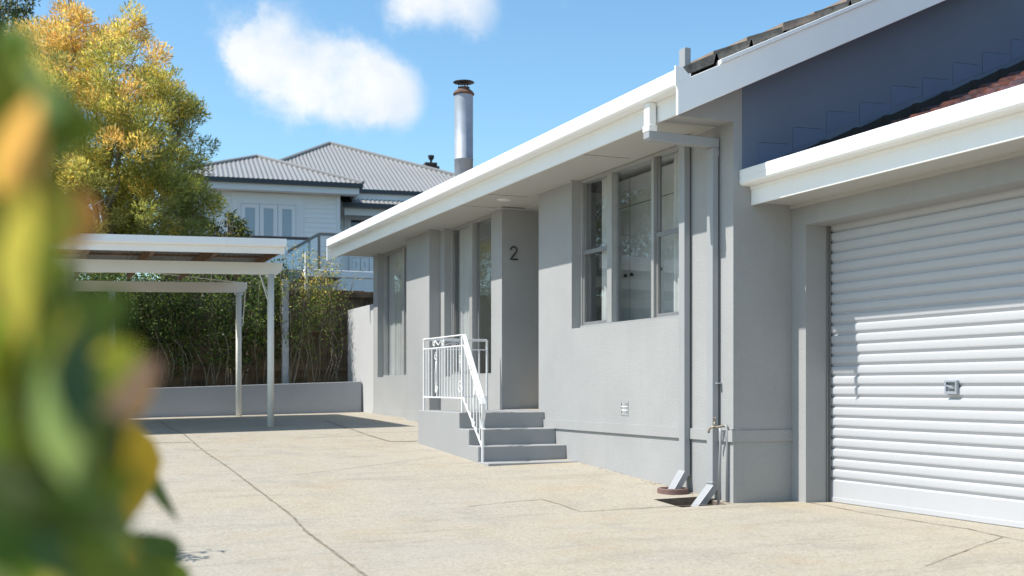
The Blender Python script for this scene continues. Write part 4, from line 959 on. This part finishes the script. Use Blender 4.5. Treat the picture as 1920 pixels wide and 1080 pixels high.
    s0 = pt(540, 472, B-.4); s1_ = pt(598, 439, B-.4); s2 = pt(640, 440, B-.4); t = MB(); t.obox(s0, s1_, .07, .09); t.obox(s1_, Vector((s2.x, B-.4, s1_.z)), .07, .09); pd(t, 'stair_rail', rl)
    t = MB(); t.box(ax(300,B), h2.x, B+.03, B+.045, dz_, zh-.05)
    t.add([s0-Vector((0,0,.06)), s1_-Vector((0,0,.06)), s1_-Vector((0,0,1.1)), s0-Vector((0,0,1.1))], [(0,1,2,3)])
    pd(t, 'glass_panel', M['glass_bg'])
    t = MB(); t.box(ax(300,B), ax(640,B), B-.0, -.05, dz_-.25, dz_-.02); pd(t, 'deck', mat('deck_timber', (.20,.17,.14), .8, var=.3, vscale=1))
    for xp in np.linspace(ax(300,B)+.3, h2.x-.05, 4): t = MB(); t.box(xp-.035, xp+.035, B+.05, B+.12, dz_, zh-.04); pd(t, 'post', rl)
    t = MB(); t.box(s1_.x-.04, s1_.x+.04, B-.45, B-.37, dz_-2, s1_.z-.04)
    pd(t, 'post', rl)
neighbour()
# neighbour's white beam along the fence top
wb = MB(); p = onY(622, 516, 25); q = onY(720, 516, 25); wb.box(p.x-.6, 9.0, 25, 25.15, onY(660,521,25).z, onY(660,508,25).z); wb.build('white_beam', M['white'], bevel=.01)
tag(bpy.data.objects['white_beam'], 'long white timber beam just above the fence near the far house corner', 'beam')
wb = MB()
p = onY(575, 460, 24); wb.box(p.x-.03, p.x+.03, 24, 24.06, 0, p.z-.15); wb.build('slim_post', M['board'], bevel=.006, label='slim pale post rising behind the golden shrubs beyond the fence', cat='post')

# ---------------------------------------------------------------- foreground shrub, close to the lens
def leaf_mesh(m, base, dirv, nrm, L_, W_, mt, curl=.15):
    d = Vector(dirv).normalized(); n = Vector(nrm); n = (n-d*n.dot(d)).normalized(); s_ = d.cross(n)
    prof = [0, .55, .9, 1.0, .82, .45, 0]; vs = []; k = len(prof)
    for i, w in enumerate(prof):
        t = i/(k-1); c = Vector(base)+d*(L_*t)-n*(curl*L_*t*t)
        vs += [c-s_*(w*W_/2)+n*(.12*w*W_), c, c+s_*(w*W_/2)+n*(.12*w*W_)]
    fs = []
    for i in range(k-1):
        a = i*3; fs += [(a,a+1,a+4,a+3),(a+1,a+2,a+5,a+4)]
    m.add(vs, fs, mt)
def foreground():
    g = random.Random(3); root = ondepth(20, 1500, .75); root.z = -1.0
    T = empty('foreground_shrub', root, label='blurred broad-leaved shrub with green, yellow and orange leaves close to the lens', cat='shrub')
    fm = [leafmat('near_green', (.16,.22,.025), .6, .35, .45, .5), leafmat('near_yellow', (.62,.56,.08), .6, .4, .2, .4), leafmat('near_orange', (.72,.34,.10), .6, .4, .15, .4), leafmat('near_dark', (.05,.09,.016), .4, .3, .3, .6), leafmat('near_gold', (.58,.40,.03), .6, .4, .15, .4), leafmat('near_pink', (.75,.42,.28), .45, .4, .1, .4), leafmat('near_pale', (.34,.42,.13), .6, .35, .2, .5)]
    stem = MB(); lf = [MB() for _ in range(1)]
    def edge(v):                       # right limit of the foliage at each height of the picture
        return np.interp(v, [60,120,200,300,420,520,600,700,760,860,960,1040,1090], [-60,20,70,75,50,90,125,160,170,165,180,220,250])
    cnt = 0
    for _ in range(300):
        v = g.uniform(70, 1150); e = edge(min(v, 1090)); u = e-abs(g.gauss(0, 1))*90-15
        if u < -140: u = g.uniform(-140, e-10)
        d = g.uniform(.40, .80); p = ondepth(u, v, d)
        if v < 470 and g.random() < .45: continue
        a = g.uniform(-.9, .9)-1.2; L_ = g.uniform(.05, .08)*(.5+.7*d)
        dv = Vector((math.cos(a)*CT*g.choice((1,1,-1)), -ST*math.cos(a)+g.uniform(-.6,.6), math.sin(a)))
        nr = Vector((g.uniform(-.8,.3), g.uniform(-1,.3), g.uniform(-.2,1)))
        r = g.random(); top = v < 480
        if top: mt = 0 if r < .42 else 1 if r < .58 else 6 if r < .70 else 3 if r < .97 else 2
        elif v < 760: mt = 0 if r < .46 else 1 if r < .60 else 6 if r < .64 else 3 if r < .95 else 4
        else: mt = 0 if r < .34 else 1 if r < .40 else 6 if r < .48 else 3 if r < .92 else 4 if r < .97 else 2
        leaf_mesh(lf[0], p-dv.normalized()*L_*.5, dv, nr, L_, L_*g.uniform(.38,.56), mt)
    # leaves one can make out along the edge
    for (u, v, d, u2, v2, w, mt, nr) in [(205,765,1.15,238,985,.065,4,(-.2,-1,.3)),(140,720,.55,225,820,.055,5,(-.5,-.6,.8)),(215,715,.7,255,790,.03,2,(-.5,-.6,.8)),(110,800,.55,170,880,.03,2,(-.5,-.6,.8)),(265,850,1.3,328,985,.020,3,(-.9,-.4,.2)),(205,700,1.0,268,780,.022,3,(-.3,-1,.3)),
                (235,1000,1.1,300,1120,.06,3,(-.2,-1,.5)),(285,1040,1.1,318,1150,.045,0,(-.3,-1,.6)),(175,1000,.9,120,1110,.04,5,(-.3,-1,.6)),(185,1040,1.0,240,1110,.04,2,(-.3,-1,.6)),
                (150,350,.6,115,470,.03,2,(-.5,-1,.5)),(95,150,.55,60,300,.045,0,(-.2,-1,.1)),(120,190,.6,90,290,.03,6,(-.2,-1,.1)),(50,120,.5,10,250,.04,6,(-.4,-1,.5)),(120,340,.55,60,470,.03,1,(-.4,-1,.5)),(25,440,.55,-10,600,.04,4,(-.4,-1,.4)),
                (60,590,.6,110,690,.04,0,(.3,-1,1)),(120,560,.45,195,650,.03,0,(-.2,-1,.6)),(175,540,.5,215,640,.02,3,(-.2,-1,.3)),(120,880,.5,60,1000,.04,0,(.1,-1,.9)),(160,640,.5,205,740,.03,1,(-.2,-1,.3)),(60,760,.45,140,860,.035,0,(-.2,-1,.3)),(90,960,.55,150,1060,.03,3,(-.2,-1,.3))]:
        a = ondepth(u, v, d); b = ondepth(u2, v2, d); leaf_mesh(lf[0], a, b-a, nr, (b-a).length, w*1.3, mt, .08)
    lf[0].build('foliage', fm, T, smooth=True)
    for (u0, v0, u1, v1, d) in [(40,1300,70,120,.75),(90,1300,150,430,.75),(120,1250,230,760,.78),(60,1250,-20,300,.8),(150,1250,225,980,.72)]:
        limb(stem, Vector((root.x+g.uniform(-.08,.08), root.y+g.uniform(-.05,.05), -1.0)), ondepth(u0, min(v0,1250), d), .006, .005, .04, 8, 6); limb(stem, ondepth(u0, min(v0,1250), d), ondepth(u1, v1, d), .005, .0015, .08, 10, 6)
    stem.build('stem', M['stem'], T, smooth=True)
foreground()
# the open shrub farther back at the left edge: its twigs throw the shadow on the concrete
def side_shrub():
    g = np.random.default_rng(77); b = Vector((-.35, 7.5, gz(-.35, 7.5)))
    T = empty('garden_shrub', b, label='twiggy shrub at the left edge of the driveway behind the blurred leaves', cat='shrub')
    m = MB(); cs = []
    for k in range(7):
        e = b+Vector((g.normal()*.25, g.normal()*.25, 1.35+g.random()*.35)); pts = limb(m, b, e, .018, .006, .12, 8, 6)
        for _ in range(4):
            q = pts[g.integers(4, 8)]; e2 = q+Vector((g.normal()*.25, g.normal()*.25, .2*g.random())); limb(m, q, e2, .006, .002, .1, 5, 5); cs.append(tuple(e2))
        cs.append(tuple(e))
    for (dx, dz) in ((.36,1.42),(.30,1.30)):
        pts = limb(m, b+Vector((0,0,1.0)), b+Vector((dx,-.1,dz)), .007, .002, .1, 8, 5); cs += [tuple(p) for p in pts[5:]]
    m.build('stem', M['stem'], T, smooth=True); cs = np.array(cs)
    v, f, cid = leaves(cs, np.full(len(cs), .07), 12, leaf=(.07, .012), seed=5); fast_mesh('foliage', v, f, [M['l_green'], M['l_olive']], (g.random(len(cid)) < .4).astype(int), parent=T)
side_shrub()
